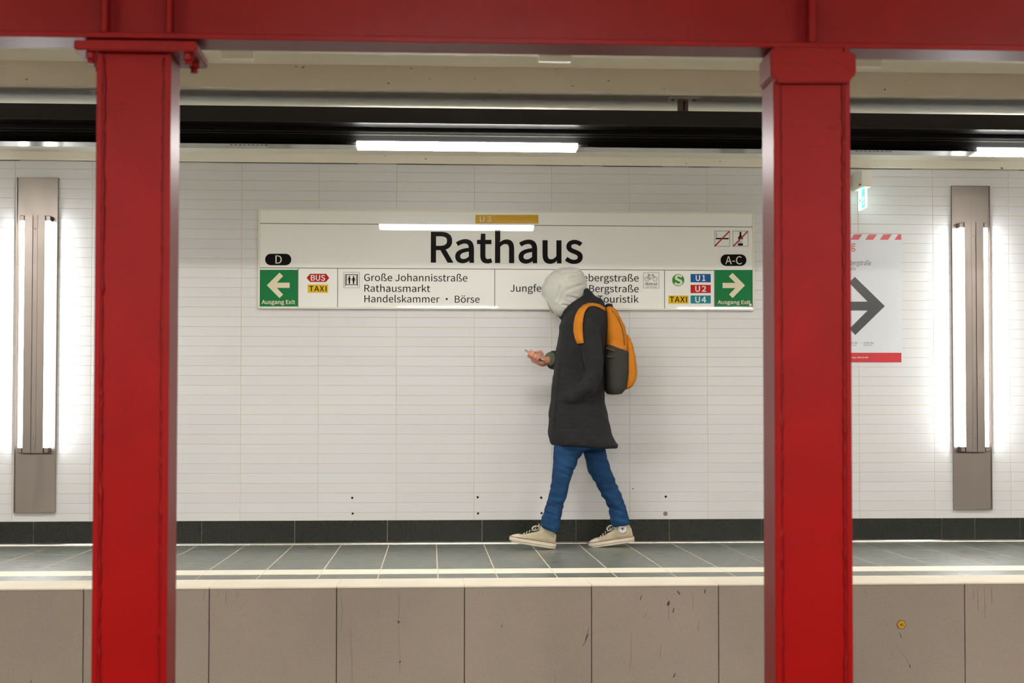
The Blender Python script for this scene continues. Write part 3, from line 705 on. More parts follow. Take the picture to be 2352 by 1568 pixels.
# ================================================================ STEEL COLUMNS AND BEAM
YB = 5.80
zb = az(100, YB)                    # underside of the beam
z_f = zb + 0.018                    # top of its bottom flange
BW = 0.175
beam = thing('red_beam', 'red painted steel I-beam running across the top of both columns', 'beam', (0.5, YB, zb))
MB().box(-4.2, 5.4, YB, YB + BW, zb, z_f).obj('bottom_flange', RED, beam, bevel=0.002)
MB().box(-4.2, 5.4, YB + 0.07, YB + 0.09, z_f, 2.48).obj('web', RED, beam)
MB().box(-4.2, 5.4, YB, YB + BW, 2.48, 2.50).obj('top_flange', RED, beam)
random.seed(8)
wm = MB()
xx = -3.0
while xx < 4.2:
    l = random.uniform(.03, .09); wm.tube((xx, YB + .07, z_f + .002), (xx + l, YB + .07, z_f + .002 + random.uniform(-.001, .001)), random.uniform(.005, .008), n=6); xx += l * .8
wm.obj('weld_seam', REDW, beam)
for sx0, sx1 in ((233, 248), (382, 396), (1856, 1874)):
    xa, xb = ax(sx0, YB + .02, 40), ax(sx1, YB + .02, 40)
    MB().box(xa, xb, YB + 0.006, YB + 0.07, z_f, 2.48).obj('stiffener', RED, beam, bevel=0.003)

def weld_line(x, y, z0, z1, r, seed):
    random.seed(seed); mb = MB(); pts = []; rr = []
    z = z0
    while z < z1:
        pts.append((x + random.uniform(-.0012, .0012), y + random.uniform(-.001, .001), z)); rr.append(random.uniform(.6, 1.3) * r)
        z += random.uniform(.010, .022)
    mb.path(pts, rr, 6)
    return mb

def column(px0, px1, label, seed, ztop):
    Y0 = YB - 0.015; D = 0.205
    xa, xb = ax(px0, Y0, 800), ax(px1, Y0, 800)
    t = 0.019
    c = thing('red_column', label, 'column', ((xa + xb) / 2, Y0 + D / 2, ZBED))
    for s, (x0, x1) in enumerate(((xa, xa + t), (xb - t, xb))):
        MB().box(x0, x1, Y0, Y0 + D, ZBED, ztop).obj('flange', RED, c, bevel=0.003, seg=2)
    MB().box(xa + t, xb - t, Y0 + 0.010, Y0 + 0.020, ZBED, ztop).obj('front_plate', RED, c)
    MB().box(xa + t, xb - t, Y0 + D - 0.018, Y0 + D - 0.008, ZBED, ztop).obj('rear_plate', RED, c)
    weld_line(xa + t + 0.002, Y0 + 0.009, ZBED, ztop - 0.01, 0.0065, seed).obj('weld_seam', REDW, c)
    weld_line(xb - t - 0.002, Y0 + 0.009, ZBED, ztop - 0.01, 0.0065, seed + 1).obj('weld_seam', REDW, c)
    MB().box(xa - 0.05, xb + 0.05, Y0 - 0.05, Y0 + D + 0.05, ZBED - 0.001, ZBED + 0.025).obj('base_plate', RED, c, bevel=.003)
    return c, xa, xb, Y0, D

zp1 = zb; zp0 = az(116, 5.745, 300)
c1, xa, xb, Y0, D = column(216, 388, 'red steel column on the left with a bolted cap plate under the beam', 21, zp0)
pa, pb = ax(169, 5.745, 105), ax(452, 5.745, 105)
zp2 = az(93, 5.745, 300)
MB().box(pa, pb, YB - 0.055, YB + BW + 0.055, zp0, zp2).obj('cap_plate', RED, c1, bevel=0.004, seg=2)
MB().box(pa + .02, pb - .02, YB + 0.03, YB + BW - 0.01, zp2 - .0005, zb).obj('packing_plate', RED, c1)
for bx in (pa + 0.045, pb - 0.030):
    for by in (YB - 0.012, YB + 0.125):
        bo = MB().tube((bx, by, zp0 + .002), (bx, by, zp0 - 0.020), 0.0175, n=6).obj('nut', RED, c1, bevel=.0015)
        MB().tube((bx, by, zp0 - .019), (bx, by, zp0 - 0.034), 0.0105, n=12).obj('bolt_end', RED, bo)
        bo.location = -origin_of(c1)
mb = MB()   # scratches on the front plate
def scratch(mb, pts, w, Y):
    for (x0, y0), (x1, y1) in zip(pts[:-1], pts[1:]):
        d = math.hypot(x1 - x0, y1 - y0); nx, ny = -(y1 - y0) / d * w / 2, (x1 - x0) / d * w / 2
        Q = [at(x0 + nx, y0 + ny, Y), at(x1 + nx, y1 + ny, Y), at(x1 - nx, y1 - ny, Y), at(x0 - nx, y0 - ny, Y)]
        mb.prism_y([(q.x, q.z) for q in Q], Y, Y + .0008)
scratch(mb, [(245, 248), (262, 241), (290, 238)], 3, Y0 + .0097)
scratch(mb, [(248, 256), (285, 252)], 2.5, Y0 + .0097)
scratch(mb, [(267, 262), (266, 304)], 2, Y0 + .0097)
mb.obj('paint_scratch', REDW, c1)

c2, xa, xb, Y0, D = column(1779, 1956, 'red steel column on the right with a shouldered welded head under the beam', 31, zb)
hy = YB - 0.035
hp = [(1769, 117), (1800, 113), (1850, 109), (1900, 112), (1966, 122), (1967, 170), (1956, 181), (1952, 190), (1784, 190), (1782, 183), (1771, 176)]
P = [at(x_, y_, hy) for x_, y_ in hp]
P = [(p.x, min(p.z, zb - 0.0005)) for p in P]
MB().prism_y(P, hy, YB + BW - 0.01).obj('shouldered_head', RED, c2, bevel=0.004, seg=2)
mb = MB()
scratch(mb, [(1790, 145), (1850, 147), (1872, 158)], 3, hy - .0005)
scratch(mb, [(1905, 135), (1940, 150), (1957, 168)], 3, hy - .0005)
mb.obj('weld_ripple', REDW, c2)
mb = MB()
scratch(mb, [(1898, 293), (1922, 294)], 4, Y0 + .0097)
scratch(mb, [(1815, 292), (1826, 291)], 4, Y0 + .0097)
scratch(mb, [(1845, 291), (1856, 293)], 3, Y0 + .0097)
scratch(mb, [(1848, 334), (1880, 338), (1900, 336)], 2, Y0 + .0097)
scratch(mb, [(1918, 255), (1928, 270)], 2, Y0 + .0097)
mb.obj('paint_scratch', REDW, c2)

# ================================================================ BLACK LAMP CHANNEL OVER THE PLATFORM
zy = lambda y, Y: az(y, Y, 1070)
def channel_profile():
    return [(9.655, zy(249, 9.655)), (9.655, zy(284, 9.655)), (9.84, zy(284, 9.655)), (9.835, zy(287, 9.835)), (9.835, zy(304, 9.835)),
            (9.82, zy(313, 9.82)), (9.815, zy(322, 9.815)), (9.80, zy(330, 9.80)), (9.775, zy(334.5, 9.775)), (9.925, zy(345, 9.925)), (9.945, zy(325, 9.9)), (9.99, zy(310, 9.9)), (9.99, zy(249, 9.655))]
chn = thing('lamp_channel', 'long black metal lamp channel hung below the platform ceiling', 'light fixture', (0.5, 9.85, zy(345, 9.85)))
CX0, CX1 = -7.5, 9.5
prof = channel_profile()
MB().prism_x(prof, CX0, CX1).obj('housing', BLACKP, chn, recalc=True)
zu0, zu1 = prof[8][1], prof[9][1]
und = [(9.7755, zu0 - .0002), (9.925, zu1 - .0002), (9.925, zu1 - .0022), (9.7745, zu0 - .0022)]
MB().prism_x(und, CX0, CX1).obj('underside', GREYU, chn, recalc=True, label='glossy grey underside strip')
for (ya, yb, Yr) in ((304, 307.5, 9.80), (309.5, 312, 9.803)):
    MB().box(CX0, CX1, Yr, 9.836, zy(ya, Yr), zy(yb, Yr)).obj('ridge', BLACKR, chn)
MB().box(CX0, CX1, 9.653, 9.665, zy(284.6, 9.655), zy(282.4, 9.655)).obj('ridge', BLACKR, chn)
bar_c = (ax(819, 9.772, 333) + ax(1327, 9.772, 333)) / 2
bar_l = ax(1327, 9.772, 333) - ax(819, 9.772, 333)
step = ax(2248, 9.772, 345) - ax(819, 9.772, 333)
zt, zl = zy(325.5, 9.772), zu0 - 0.0060
for k in range(-2, 3):
    cx = bar_c + k * step
    x0, x1 = cx - bar_l / 2, cx + bar_l / 2
    n = 6
    sec = [(9.772 + 0.014 * (1 - sin(t * pi / 2 / n)), zt - 0.014 + 0.014 * sin(pi / 2 * t / n) if False else zt - 0.014 * (1 - cos(t * pi / 2 / n))) for t in range(n + 1)]
    sec = [(9.80, zt), (9.784, zt), (9.775, zt - .004), (9.772, zt - .011), (9.772, zl + .006), (9.779, zl), (9.935, zl), (9.955, zl + .006), (9.955, zl + .028), (9.80, zl + .028)]
    MB().prism_x(sec, x0, x1).obj('lit_diffuser', BAR, chn, recalc=True, label='white lit diffuser bar')
    for (ea, eb) in ((x0 - 0.055, x0 - .001), (x1 + .001, x1 + 0.055)):
        MB().prism_x([(9.80, zt - .002), (9.786, zt - .008), (9.782, zl + .004), (9.90, zl + .0025), (9.90, zl + .006), (9.80, zl + .008)], ea, eb).obj('end_cap', BLACKR, chn, recalc=True)
    gx = cx - bar_l / 2 - (ax(819, 9.8, 340) - ax(571, 9.8, 340))
    gr = MB()
    for i in range(9):
        for r_ in range(2):
            gr.box(gx - 0.098 + i * 0.0225, gx - 0.098 + i * 0.0225 + 0.014, 9.80 + r_ * .04, 9.826 + r_ * .04, zu0 - .0032, zu0 - .0002)
    gr.obj('speaker_grille', mat('grille_black', (0.004, 0.004, 0.004, 1), rough=.6), chn)
for hx in (1568.5, 248):
    Yh = 9.76
    h0 = at(hx, 219, 9.77)
    ztop = z_c1
    MB().prism_y([], 0, 0) if False else None
    pl = MB().add([(h0.x - .080, 9.705, ztop - .006), (h0.x + .082, 9.705, ztop - .006), (h0.x + .070, 9.80, ztop - .006), (h0.x - .078, 9.80, ztop - .006),
                   (h0.x - .080, 9.705, ztop + .0005), (h0.x + .082, 9.705, ztop + .0005), (h0.x + .070, 9.80, ztop + .0005), (h0.x - .078, 9.80, ztop + .0005)],
                  [(0, 3, 2, 1), (4, 5, 6, 7), (0, 1, 5, 4), (1, 2, 6, 5), (2, 3, 7, 6), (3, 0, 4, 7)]).obj('hanger_plate', GALV, chn)
    for s in (-1, 1):
        MB().tube((h0.x + s * 0.056, 9.755, ztop - .005), (h0.x + s * 0.056, 9.755, ztop - .012), 0.009, n=6).obj('bolt_head', STEELD, pl).location = -origin_of(chn) - Vector(pl.location)
    hs = MB().box(h0.x - .027, h0.x + .027, 9.758, 9.79, prof[0][1] - .002, ztop - .005).obj('hanger_stem', mat('beige_bracket_paint', srgb(150, 134, 112), rough=.5), chn, bevel=.002)
    MB().box(h0.x + .000, h0.x + .010, 9.7565, 9.759, prof[0][1] + .012, ztop - .012).obj('slot', DARKJ, hs).location = -origin_of(chn) - Vector(hs.location)
    MB().tube((h0.x + .007, 9.759, prof[0][1] + .012), (h0.x + .007, 9.750, prof[0][1] + .012), 0.007, n=6).obj('bolt_head', STEELD, hs).location = -origin_of(chn) - Vector(hs.location)

# small white boxes on the ceiling step
for k, (x0, x1, y0, y1) in enumerate(((507, 583, 117.5, 134), (1237, 1313, 122.5, 140), (1955, 2026, 138, 152.5))):
    a, b = at(x0, y1, 9.20), at(x1, y1, 9.20)
    lab = ['small off-white box on the ceiling beside the bolted cap plate', 'small off-white box on the ceiling above the black lamp channel, midway between columns',
           'small off-white box on the ceiling just behind the right column'][k]
    bx = thing('ceiling_box', lab, 'box', ((a.x + b.x) / 2, 9.24, z_c3), group='small boxes along the ceiling step')
    MB().box(a.x, b.x, 9.20, 9.255, a.z, z_c3 + .002).obj('box_body', WHITEPL, bx, bevel=.003)
    MB().box(a.x + .004, b.x - .004, 9.1985, 9.2005, a.z + .004, z_c3 - .003).obj('lid', WHITEPL, bx, bevel=.001)

# ================================================================ WALL LAMPS
Zt, Zb = az(405.5, YW - .05, 83), az(1178, YW - .05, 83)
LW = 0.128
lt0, lt1 = az(507, YW - .065, 83), az(1028, YW - .065, 83)
ch0, ch1 = az(494, YW - .08, 83), az(1040, YW - .08, 83)
lamp_meshes = None
def wall_lamp(xc, label, group='twin tube wall lamps', flip=False):
    global lamp_meshes
    r = thing('wall_lamp', label, 'lamp', (xc, YW, Zb), group)
    if lamp_meshes is None:
        W_ = LW; d = 0.022
        L_ = []
        mb = MB().box(-W_, W_, -0.008, 0.0, 0, Zt - Zb); L_.append(('back_plate', mb.mesh('back_plate'), STEEL, None))
        for x0, x1 in ((-W_, -W_ + .004), (W_ - .004, W_)):
            L_.append(('side_rim', MB().box(x0, x1, -d, -.001, 0, Zt - Zb).mesh('side_rim'), STEEL, None))
        for z0, z1 in ((0, .004), (Zt - Zb - .004, Zt - Zb)):
            L_.append(('end_rim', MB().box(-W_, W_, -d, -.001, z0, z1).mesh('end_rim'), STEEL, None))
        a, b = ch1 - Zb, ch0 - Zb; cw = .063
        m1 = MB()
        for s in (-1, 1):
            m1.prism_y([(s * .015, a), (s * .015, b), (s * (cw - .004), b), (s * cw, b - .006), (s * cw, a)], -0.084, -0.012)
        m1.box(-.0155, .0155, -.078, -.02, a, b)
        L_.append(('reflector_cover', m1.mesh('reflector_cover', recalc=True), STEEL, None))
        L_.append(('ridge', MB().box(-.018, -.013, -.088, -.083, a, b).box(.013, .018, -.088, -.083, a, b).mesh('ridge'), STEEL, 'reflector_cover'))
        for z in (b - .085, a + .09):
            L_.append(('screw', MB().tube((0, -.077, z), (0, -.082, z), .006, n=10).mesh('screw'), STEELD, 'reflector_cover'))
        for s in (-1, 1):
            tx = s * (cw + .018)
            L_.append(('lit_tube', MB().tube((tx, -.066, lt1 - Zb), (tx, -.066, lt0 - Zb), .0145, n=14).mesh('lit_tube'), TUBE, None))
            for z0, z1 in ((a, lt1 - Zb + .001), (lt0 - Zb - .001, b - .002)):
                L_.append(('tube_socket', MB().box(tx - .015, tx + .015, -.082, -.012, z0, z1).mesh('tube_socket', bevel=.003), STEEL, None))
        lamp_meshes = L_
    made = {}
    for nm, me, m, par in lamp_meshes:
        if not me.materials: me.materials.append(m)
        o = bpy.data.objects.new(nm, me); C.objects.link(o)
        o.parent = made[par] if par else r
        made[nm] = o
    return r
xl = (ax(35, YW - .05, 800) + ax(124.5, YW - .05, 800)) / 2
xr = (ax(2190.5, YW - .05, 800) + ax(2281, YW - .05, 800)) / 2
wall_lamp(xl, 'tall steel wall lamp with two lit tubes, left of the left red column')
wall_lamp(xr, 'tall steel wall lamp with two lit tubes, right of the poster')
wall_lamp(xl - (xr - xl), 'tall steel wall lamp beyond the left edge of the view')
wall_lamp(xr + (xr - xl), 'tall steel wall lamp beyond the right edge of the view')
# lamp bars over the opposite platform
oc = thing('opposite_lamp_channel', 'black lamp channel over the opposite platform behind the viewer', 'light fixture', (0.5, 2.0, 2.08))
MB().box(-7.5, 9.5, 1.86, 2.03, 2.097, 2.44).obj('housing', BLACKP, oc)
MB().box(-7.3, 9.3, 1.93, 1.95, 2.439, z_c1 + .001).obj('hanger_plate', GALV, oc)
for k in range(-2, 3):
    cx = bar_c + k * step
    MB().box(cx - bar_l / 2, cx + bar_l / 2, 1.92, 2.07, 2.075, 2.097).obj('lit_diffuser', FARBAR, oc)
# ================================================================ STATION SIGN
YS = YW - 0.032
sg = at(1162, 598, YS)
sign = thing('station_sign', 'wide white station name sign reading Rathaus with green exit arrows at both ends', 'sign', (sg.x, YW, sg.z))
a, b = at(592.5, 708.5, YS), at(1732, 487.5, YS)
MB().box(a.x + .004, b.x - .004, YS + .003, YW - 0.0006, a.z + .004, b.z - .004).obj('sign_panel', SIGNW, sign)
fw = 0.011
for (x0, x1, z0, z1) in ((a.x, b.x, a.z, a.z + fw), (a.x, b.x, b.z - fw, b.z), (a.x, a.x + fw, a.z + fw, b.z - fw), (b.x - fw, b.x, a.z + fw, b.z - fw)):
    MB().box(x0, x1, YS - .002, YW - 0.0006, z0, z1).obj('frame_rail', SIGNF, sign, bevel=.0015)
Y1, Y2, Y3, Y4 = YS + .0022, YS + .0014, YS + .0006, YS - .0001
def smid(y, x=1176): return y
# dividing lines (following the slight slope of the perspective)
zl1, zl2 = az(517, Y1, 1162), az(618, Y1, 1162)
MB().box(a.x + fw, b.x - fw, Y1, Y1 + .0006, zl1 - .0022, zl1 + .0022).obj('divider_line', LINE, sign)
MB().box(a.x + fw, b.x - fw, Y1, Y1 + .0006, zl2 - .0022, zl2 + .0022).obj('divider_line', LINE, sign)
for x in (684.6, 775.5, 1136.5, 1526.5, 1641):
    X = ax(x, Y1, 660); MB().box(X - .0022, X + .0022, Y1, Y1 + .0006, a.z + fw, zl2).obj('divider_line', LINE, sign)
flat(rect(1092, 493.5, 1236.5, 513), Y2, OCHI, sign, 'line_number_plate')
lettering('U3', 1102, 1128.5, 509, 497, Y3, WHITEI, sign, offset=.008, spacing=.22)
lettering('Rathaus', 989.5, 1338.5, 602.3, 535, Y3, INK, sign, offset=.0165, label='large black station name Rathaus')
o = flat(roundrect(609, 582.5, 669, 609, 13), Y2, INK, sign, 'exit_letter_plate')
lettering('D', 632.6, 647, 605, 586.5, Y3, WHITEI, sign, offset=.004)
flat(roundrect(1655, 584, 1714.5, 610.5, 13), Y2, INK, sign, 'exit_letter_plate')
lettering('A-C', 1666, 1704, 606.5, 588.5, Y3, WHITEI, sign, offset=.004)
k = 8.711
def z2(p): return (590 + p[0] / k, 570 + p[1] / k)
flat(rect(596.3, 619.3, 684, 703.6), Y2, GREENI, sign, 'exit_plate')
flat([z2(p) for p in ((200, 740), (452, 487), (525, 555), (400, 688), (655, 688), (655, 792), (400, 792), (525, 925), (452, 995))], Y3, CREAMI, sign, 'arrow')
lettering('Ausgang Exit', 601, 678, 697.8, 688.9, Y3, CREAMI, sign, offset=.022)
flat([z2(p) for p in ((995, 592), (1065, 510), (1385, 510), (1448, 592), (1385, 672), (1065, 672))], Y2, DREDI, sign, 'bus_plate')
lettering('BUS', *[590 + v / k for v in (1078, 1365)], 570 + 645 / k, 570 + 537 / k, Y3, WHITEI, sign, offset=.022)
flat([z2(p) for p in ((1015, 727), (1425, 727), (1425, 888), (1015, 888))], Y2, YELI, sign, 'taxi_plate')
lettering('TAXI', *[590 + v / k for v in (1045, 1392)], 570 + 857 / k, 570 + 755 / k, Y3, INK, sign, offset=.016, spacing=.1)
# lift pictogram
def zs(pl, k=k, ox=590, oy=570): return [(ox + p[0] / k, oy + p[1] / k) for p in pl]
strokes([zs([(1735, 480), (2050, 480), (2050, 790), (1735, 790), (1735, 480)])], .7, Y2, LINE, sign, 'pictogram_border')
strokes([zs([(1768, 512), (1768, 757)]), zs([(2015, 512), (2015, 757)]), zs([(1790, 527), (1995, 527), (1995, 730), (1790, 730), (1790, 520)])], 1.5, Y2, INK, sign, 'lift_frame_pictogram')
for cx, w in ((1850, 0), (1935, 1)):
    pts = [(cx - 16, 583), (cx + 16, 583), (cx + 40, 640), (cx + 32, 643), (cx + 15, 605), (cx + (24 if w else 15), 655), (cx + 14, 655), (cx + 14, 712), (cx - 14, 712), (cx - 14, 655), (cx - (24 if w else 15), 655), (cx - 15, 605), (cx - 32, 643), (cx - 40, 640)]
    flat(zs(pts), Y2, INK, sign, 'person_pictogram')
    flat(zs(circ(cx, 566, 14, 12)), Y2, INK, sign, 'head_pictogram')
uw = 22.2
def line_w(s, spacing=0.0):
    me = text_mesh(s); xs = [v.co.x for v in me.vertices]; w = max(xs) - min(xs); bpy.data.meshes.remove(me); return w
def left(s, x0, base, cap, x1=None, **kw):
    return lettering(s, x0, x1 if x1 else x0 + line_w(s) * (base - cap) / .7, base, cap, Y3, INK, sign, offset=.002, **kw)
left('Große Johannisstraße', 836.4, 645.6, 629.6, 1073.6)
left('Rathausmarkt', 836.9, 670, 654.2, 988.2)
left('Handelskammer · Börse', 836.9, 694.4, 678.6, 1101.7)
sc = (1073.6 - 836.4) / line_w('Große Johannisstraße')
for s, bl in (('Mönckebergstraße', 645.8), ('Jungfernstieg · Bergstraße', 670.2), ('Alster-Touristik', 694.6)):
    w = line_w(s) * sc
    if s[0] == 'J': w = 1467 - 1172
    left(s, 1467 - w, bl, bl - 15.8, 1467)
# bicycle hire pictogram
strokes([[(1478, 626), (1513.5, 626), (1513.5, 661.5), (1478, 661.5), (1478, 626)]], .7, Y2, LINE, sign, 'pictogram_border')
strokes([ring(1486.5, 640.5, 5), ring(1504.5, 640.5, 5), [(1486.5, 640.5), (1490.5, 632), (1501, 632), (1494, 641), (1486.5, 640.5)], [(1494, 641), (1489.5, 630.5)], [(1504.5, 640.5), (1500.5, 629.5), (1496.5, 629.8)]], .75, Y2, INK, sign, 'bicycle_pictogram')
strokes([[(1487.5, 630.3), (1492.5, 630.3)]], 1.3, Y2, INK, sign, 'saddle_pictogram')
lettering('Mietrad', 1482.8, 1509.2, 654.8, 648.6, Y3, INK, sign, offset=.004)
lettering('bike sharing', 1483.5, 1507.5, 659.8, 656.8, Y3, LINE, sign, skew=.15)
# line plates at the right end
k5 = 9.408
def z5(pl): return [(1490 + p[0] / k5, 600 + p[1] / k5) for p in pl]
flat(z5(circ(638, 405, 131, 40)), Y2, SGREEN, sign, 'green_disc')
lettering('S', 1490 + 550 / k5, 1490 + 732 / k5, 600 + 510 / k5, 600 + 300 / k5, Y3, WHITEI, sign, offset=.035)
for (y0, y1, m, s, xa_, xb_, bl, cp) in ((273, 452, BLUEI, 'U1', 1015, 1228, 420, 302), (508, 683, REDI, 'U2', 1005, 1242, 652, 535), (737, 910, TEALI, 'U4', 1005, 1242, 885, 765)):
    flat(z5([(905, y0), (1340, y0), (1340, y1), (905, y1)]), Y2, m, sign, 'line_number_plate')
    lettering(s, 1490 + xa_ / k5, 1490 + xb_ / k5, 600 + bl / k5, 600 + cp / k5, Y3, WHITEI, sign, offset=.028, spacing=.12)
flat(z5([(425, 738), (860, 738), (860, 910), (425, 910)]), Y2, YELI, sign, 'taxi_plate')
lettering('TAXI', 1490 + 455 / k5, 1490 + 828 / k5, 600 + 882 / k5, 600 + 765 / k5, Y3, INK, sign, offset=.016, spacing=.1)
flat(z5([(1430, 185), (2250, 185), (2250, 978), (1430, 978)]), Y2, GREENI, sign, 'exit_plate')
flat(z5([(2080, 520), (1813, 250), (1732, 325), (1872, 465), (1597, 465), (1597, 577), (1872, 577), (1738, 715), (1813, 793)]), Y3, CREAMI, sign, 'arrow')
lettering('Ausgang Exit', 1490 + 1492 / k5, 1490 + 2200 / k5, 600 + 920 / k5, 600 + 845 / k5, Y3, CREAMI, sign, offset=.022)
# no smoking, no alcohol
def z3(pl): return [(1150 + p[0] / 3.92, 470 + p[1] / 3.92) for p in pl]
for x0 in (1925, 2090):
    strokes([z3([(x0, 237), (x0 + 138, 237), (x0 + 138, 374), (x0, 374), (x0, 237)])], .8, Y2, LINE, sign, 'pictogram_border')
flat(z3([(1936, 298), (2053, 299), (2053, 311), (1936, 311)]), Y2, INK, sign, 'cigarette_pictogram')
strokes([z3([(1938, 290), (1946, 275), (1940, 265), (1944, 252)])], 1, Y2, INK, sign, 'smoke_pictogram')
flat(z3([(2151, 245), (2167, 245), (2167, 275), (2181, 298), (2181, 310), (2137, 310), (2137, 298), (2151, 275)]), Y2, INK, sign, 'bottle_pictogram')
flat(z3([(2137, 348), (2181, 348), (2181, 368), (2137, 368)]), Y2, INK, sign, 'bottle_pictogram')
lettering('ALC', 1150 + 2141 / 3.92, 1150 + 2178 / 3.92, 470 + 342 / 3.92, 470 + 320 / 3.92, Y2, INK, sign)
strokes([z3([(1928, 373), (2058, 240)]), z3([(2094, 373), (2224, 240)])], 3.0, Y4, mat('slash_red', srgb(176, 22, 26), rough=.4, coat=1, coat_rough=.015), sign, 'red_slash')
p_ = at(1490 + 2198 / k5, 600 + 940 / k5, Y4)
MB().tube((p_.x, Y4 + .002, p_.z), (p_.x, Y4 - .003, p_.z), .0085, n=14).obj('screw_cap', SIGNF, sign)

# ================================================================ POSTER
YPO = YW - 0.0026
pc = at(1967, 685, YPO)
poster = thing('direction_poster', 'white paper poster with black right arrow and red border, beside the right column', 'poster', (pc.x, YW, pc.z))
a, b = at(1863, 832, YPO), at(2070.5, 538.5, YPO)
MB().box(a.x, b.x, YPO, YW - .0012, a.z, b.z).obj('poster_sheet', PAPER, poster)
Yq, Yr_ = YPO - .0006, YPO - .0012
def zp(pl): return [(1940 + p[0] / 3.268, 380 + p[1] / 3.268) for p in pl]
for i in range(-3, 4):
    x0 = 43 + i * 110.5
    pts = [(x0, 557), (x0 + 28, 517), (x0 + 89, 517), (x0 + 61, 557)]
    if x0 < -252: continue
    pts = [(min(x, 425), y) for x, y in pts] if x0 + 89 > 425 else pts
    flat(zp(pts), Yq, PRED, poster, 'red_stripe')
flat([(1863.2, 809.8), (2070.5, 809.8), (2070.5, 831.9), (1863.2, 831.9)], Yq, mat('poster_footer_red', srgb(206, 22, 38), rough=.3), poster, 'red_footer')
flat(zp([(302, 1055), (77, 835), (32, 878), (172, 1021), (-190, 1021), (-190, 1088), (172, 1088), (36, 1224), (80, 1272)]), Yq, PGREY, poster, 'arrow')
lettering('Ausgang', 1894, 1964.6, 571.5, 554, Yq, PRED, poster, offset=.008)
lettering('Mönckebergstraße', 1919, 2000.6, 608.8, 598, Yq, PGREY, poster, offset=.004)
lettering('Bergstraße', 1924, 1965.6, 620.4, 612.4, Yq, mat('poster_grey', srgb(110, 110, 112), rough=.3), poster)
lettering('6:00 Uhr', 1946.5, 1970.8, 789.2, 785.2, Yq, PGREY, poster, offset=.008)
lettering('–', 1975.6, 1979.6, 789.6, 785, Yq, PGREY, poster, offset=.008)
lettering('22:00 Uhr', 1983, 2007.4, 789.2, 785.2, Yq, PGREY, poster, offset=.008)
lettering('6:00 am', 1946.5, 1967, 794, 790.6, Yq, PGREY, poster)
lettering('10:00 pm', 1983, 2003.8, 794, 790.6, Yq, PGREY, poster)
lettering('hvv.de, hvv App, 040/19 449', 1930, 1994, 822.4, 819, Yr_, WHITEI, poster, offset=.006)

# ================================================================ EXIT LIGHT
YN = 11.735
a, b = at(1979.5, 428, YN), at(2002.8, 390.3, YN)
ex = thing('exit_light', 'small white wall box with lit green emergency exit panel above the poster', 'exit sign', ((a.x + b.x) / 2, YW, b.z))
MB().box(a.x, b.x, YN, YW - .0008, a.z, b.z).obj('lamp_housing', WHITEPL, ex, bevel=.004, seg=2)
MB().box(a.x - .0006, a.x + .001, YN + .02, YN + .085, a.z + .013, a.z + .022).obj('red_label', mat('label_dull_red', srgb(160, 50, 60), rough=.5), ex)
px_ = at(1990.5, 450, YN + .015).x; zb_ = at(1990.5, 475.5, YN + .015).z
MB().box(px_ - .004, px_ + .004, YN + .015, YW - .035, zb_, a.z + .004).obj('panel', EXITW, ex)
MB().box(px_ - .0046, px_ - .0038, YN + .045, YN + .135, zb_ + .004, a.z - .002).obj('green_field', EXITL, ex)
def on_panel(pts, name, m, yo, zo, s):
    mb = MB(); n = len(pts)
    P = [(px_ - .0052, yo + y * s, zo + z * s) for y, z in pts] + [(px_ - .0044, yo + y * s, zo + z * s) for y, z in pts]
    mb.add(P, [tuple(range(n)), tuple(range(2 * n - 1, n - 1, -1))] + [(i, i + n, (i + 1) % n + n, (i + 1) % n) for i in range(n)])
    return mb.obj(name, m, ex, recalc=True)
on_panel([(.3, 0), (.45, .35), (.35, .55), (.1, .5), (.1, .6), (.45, .75), (.6, .75), (.9, .6), (.95, .45), (.7, .5), (.6, .3), (.75, 0), (.6, 0), (.5, .22), (.42, 0)], 'running_figure', EXITW, YN + .05, zb_ + .02, .075)
on_panel([(0, .4), (0, .6), (.5, .6), (.5, .85), (1, .5), (.5, .15), (.5, .4)], 'arrow', EXITL, YN + .15, zb_ + .03, .06)

# ================================================================ HEXAGONAL PLAQUE ON THE PLATFORM FRONT
YH = y_front + 0.002
pc = at(2070.5, 1434, YH)
hx = thing('number_plaque', 'small yellow hexagonal number plaque on the platform front right of the red columns', 'plaque', (pc.x, y_front + .006, pc.z))
n = 6; rr = abs(at(2081, 1434, YH).x - pc.x)
MB().prism_y([(pc.x + rr * 1.04 * cos(2 * pi * i / n), pc.z + rr * 1.04 * sin(2 * pi * i / n)) for i in range(n)], YH, y_front + .0062).obj('backing', mat('plaque_rim_brown', srgb(90, 62, 20), rough=.6), hx, bevel=.001)
MB().prism_y([(pc.x + rr * .93 * cos(2 * pi * i / n), pc.z + rr * .93 * sin(2 * pi * i / n)) for i in range(n)], YH - .002, YH + .001).obj('yellow_face', PYEL, hx, bevel=.0006)
lettering('42', 2067, 2074.5, 1437, 1431.8, YH - .0026, INK, hx, offset=.02)
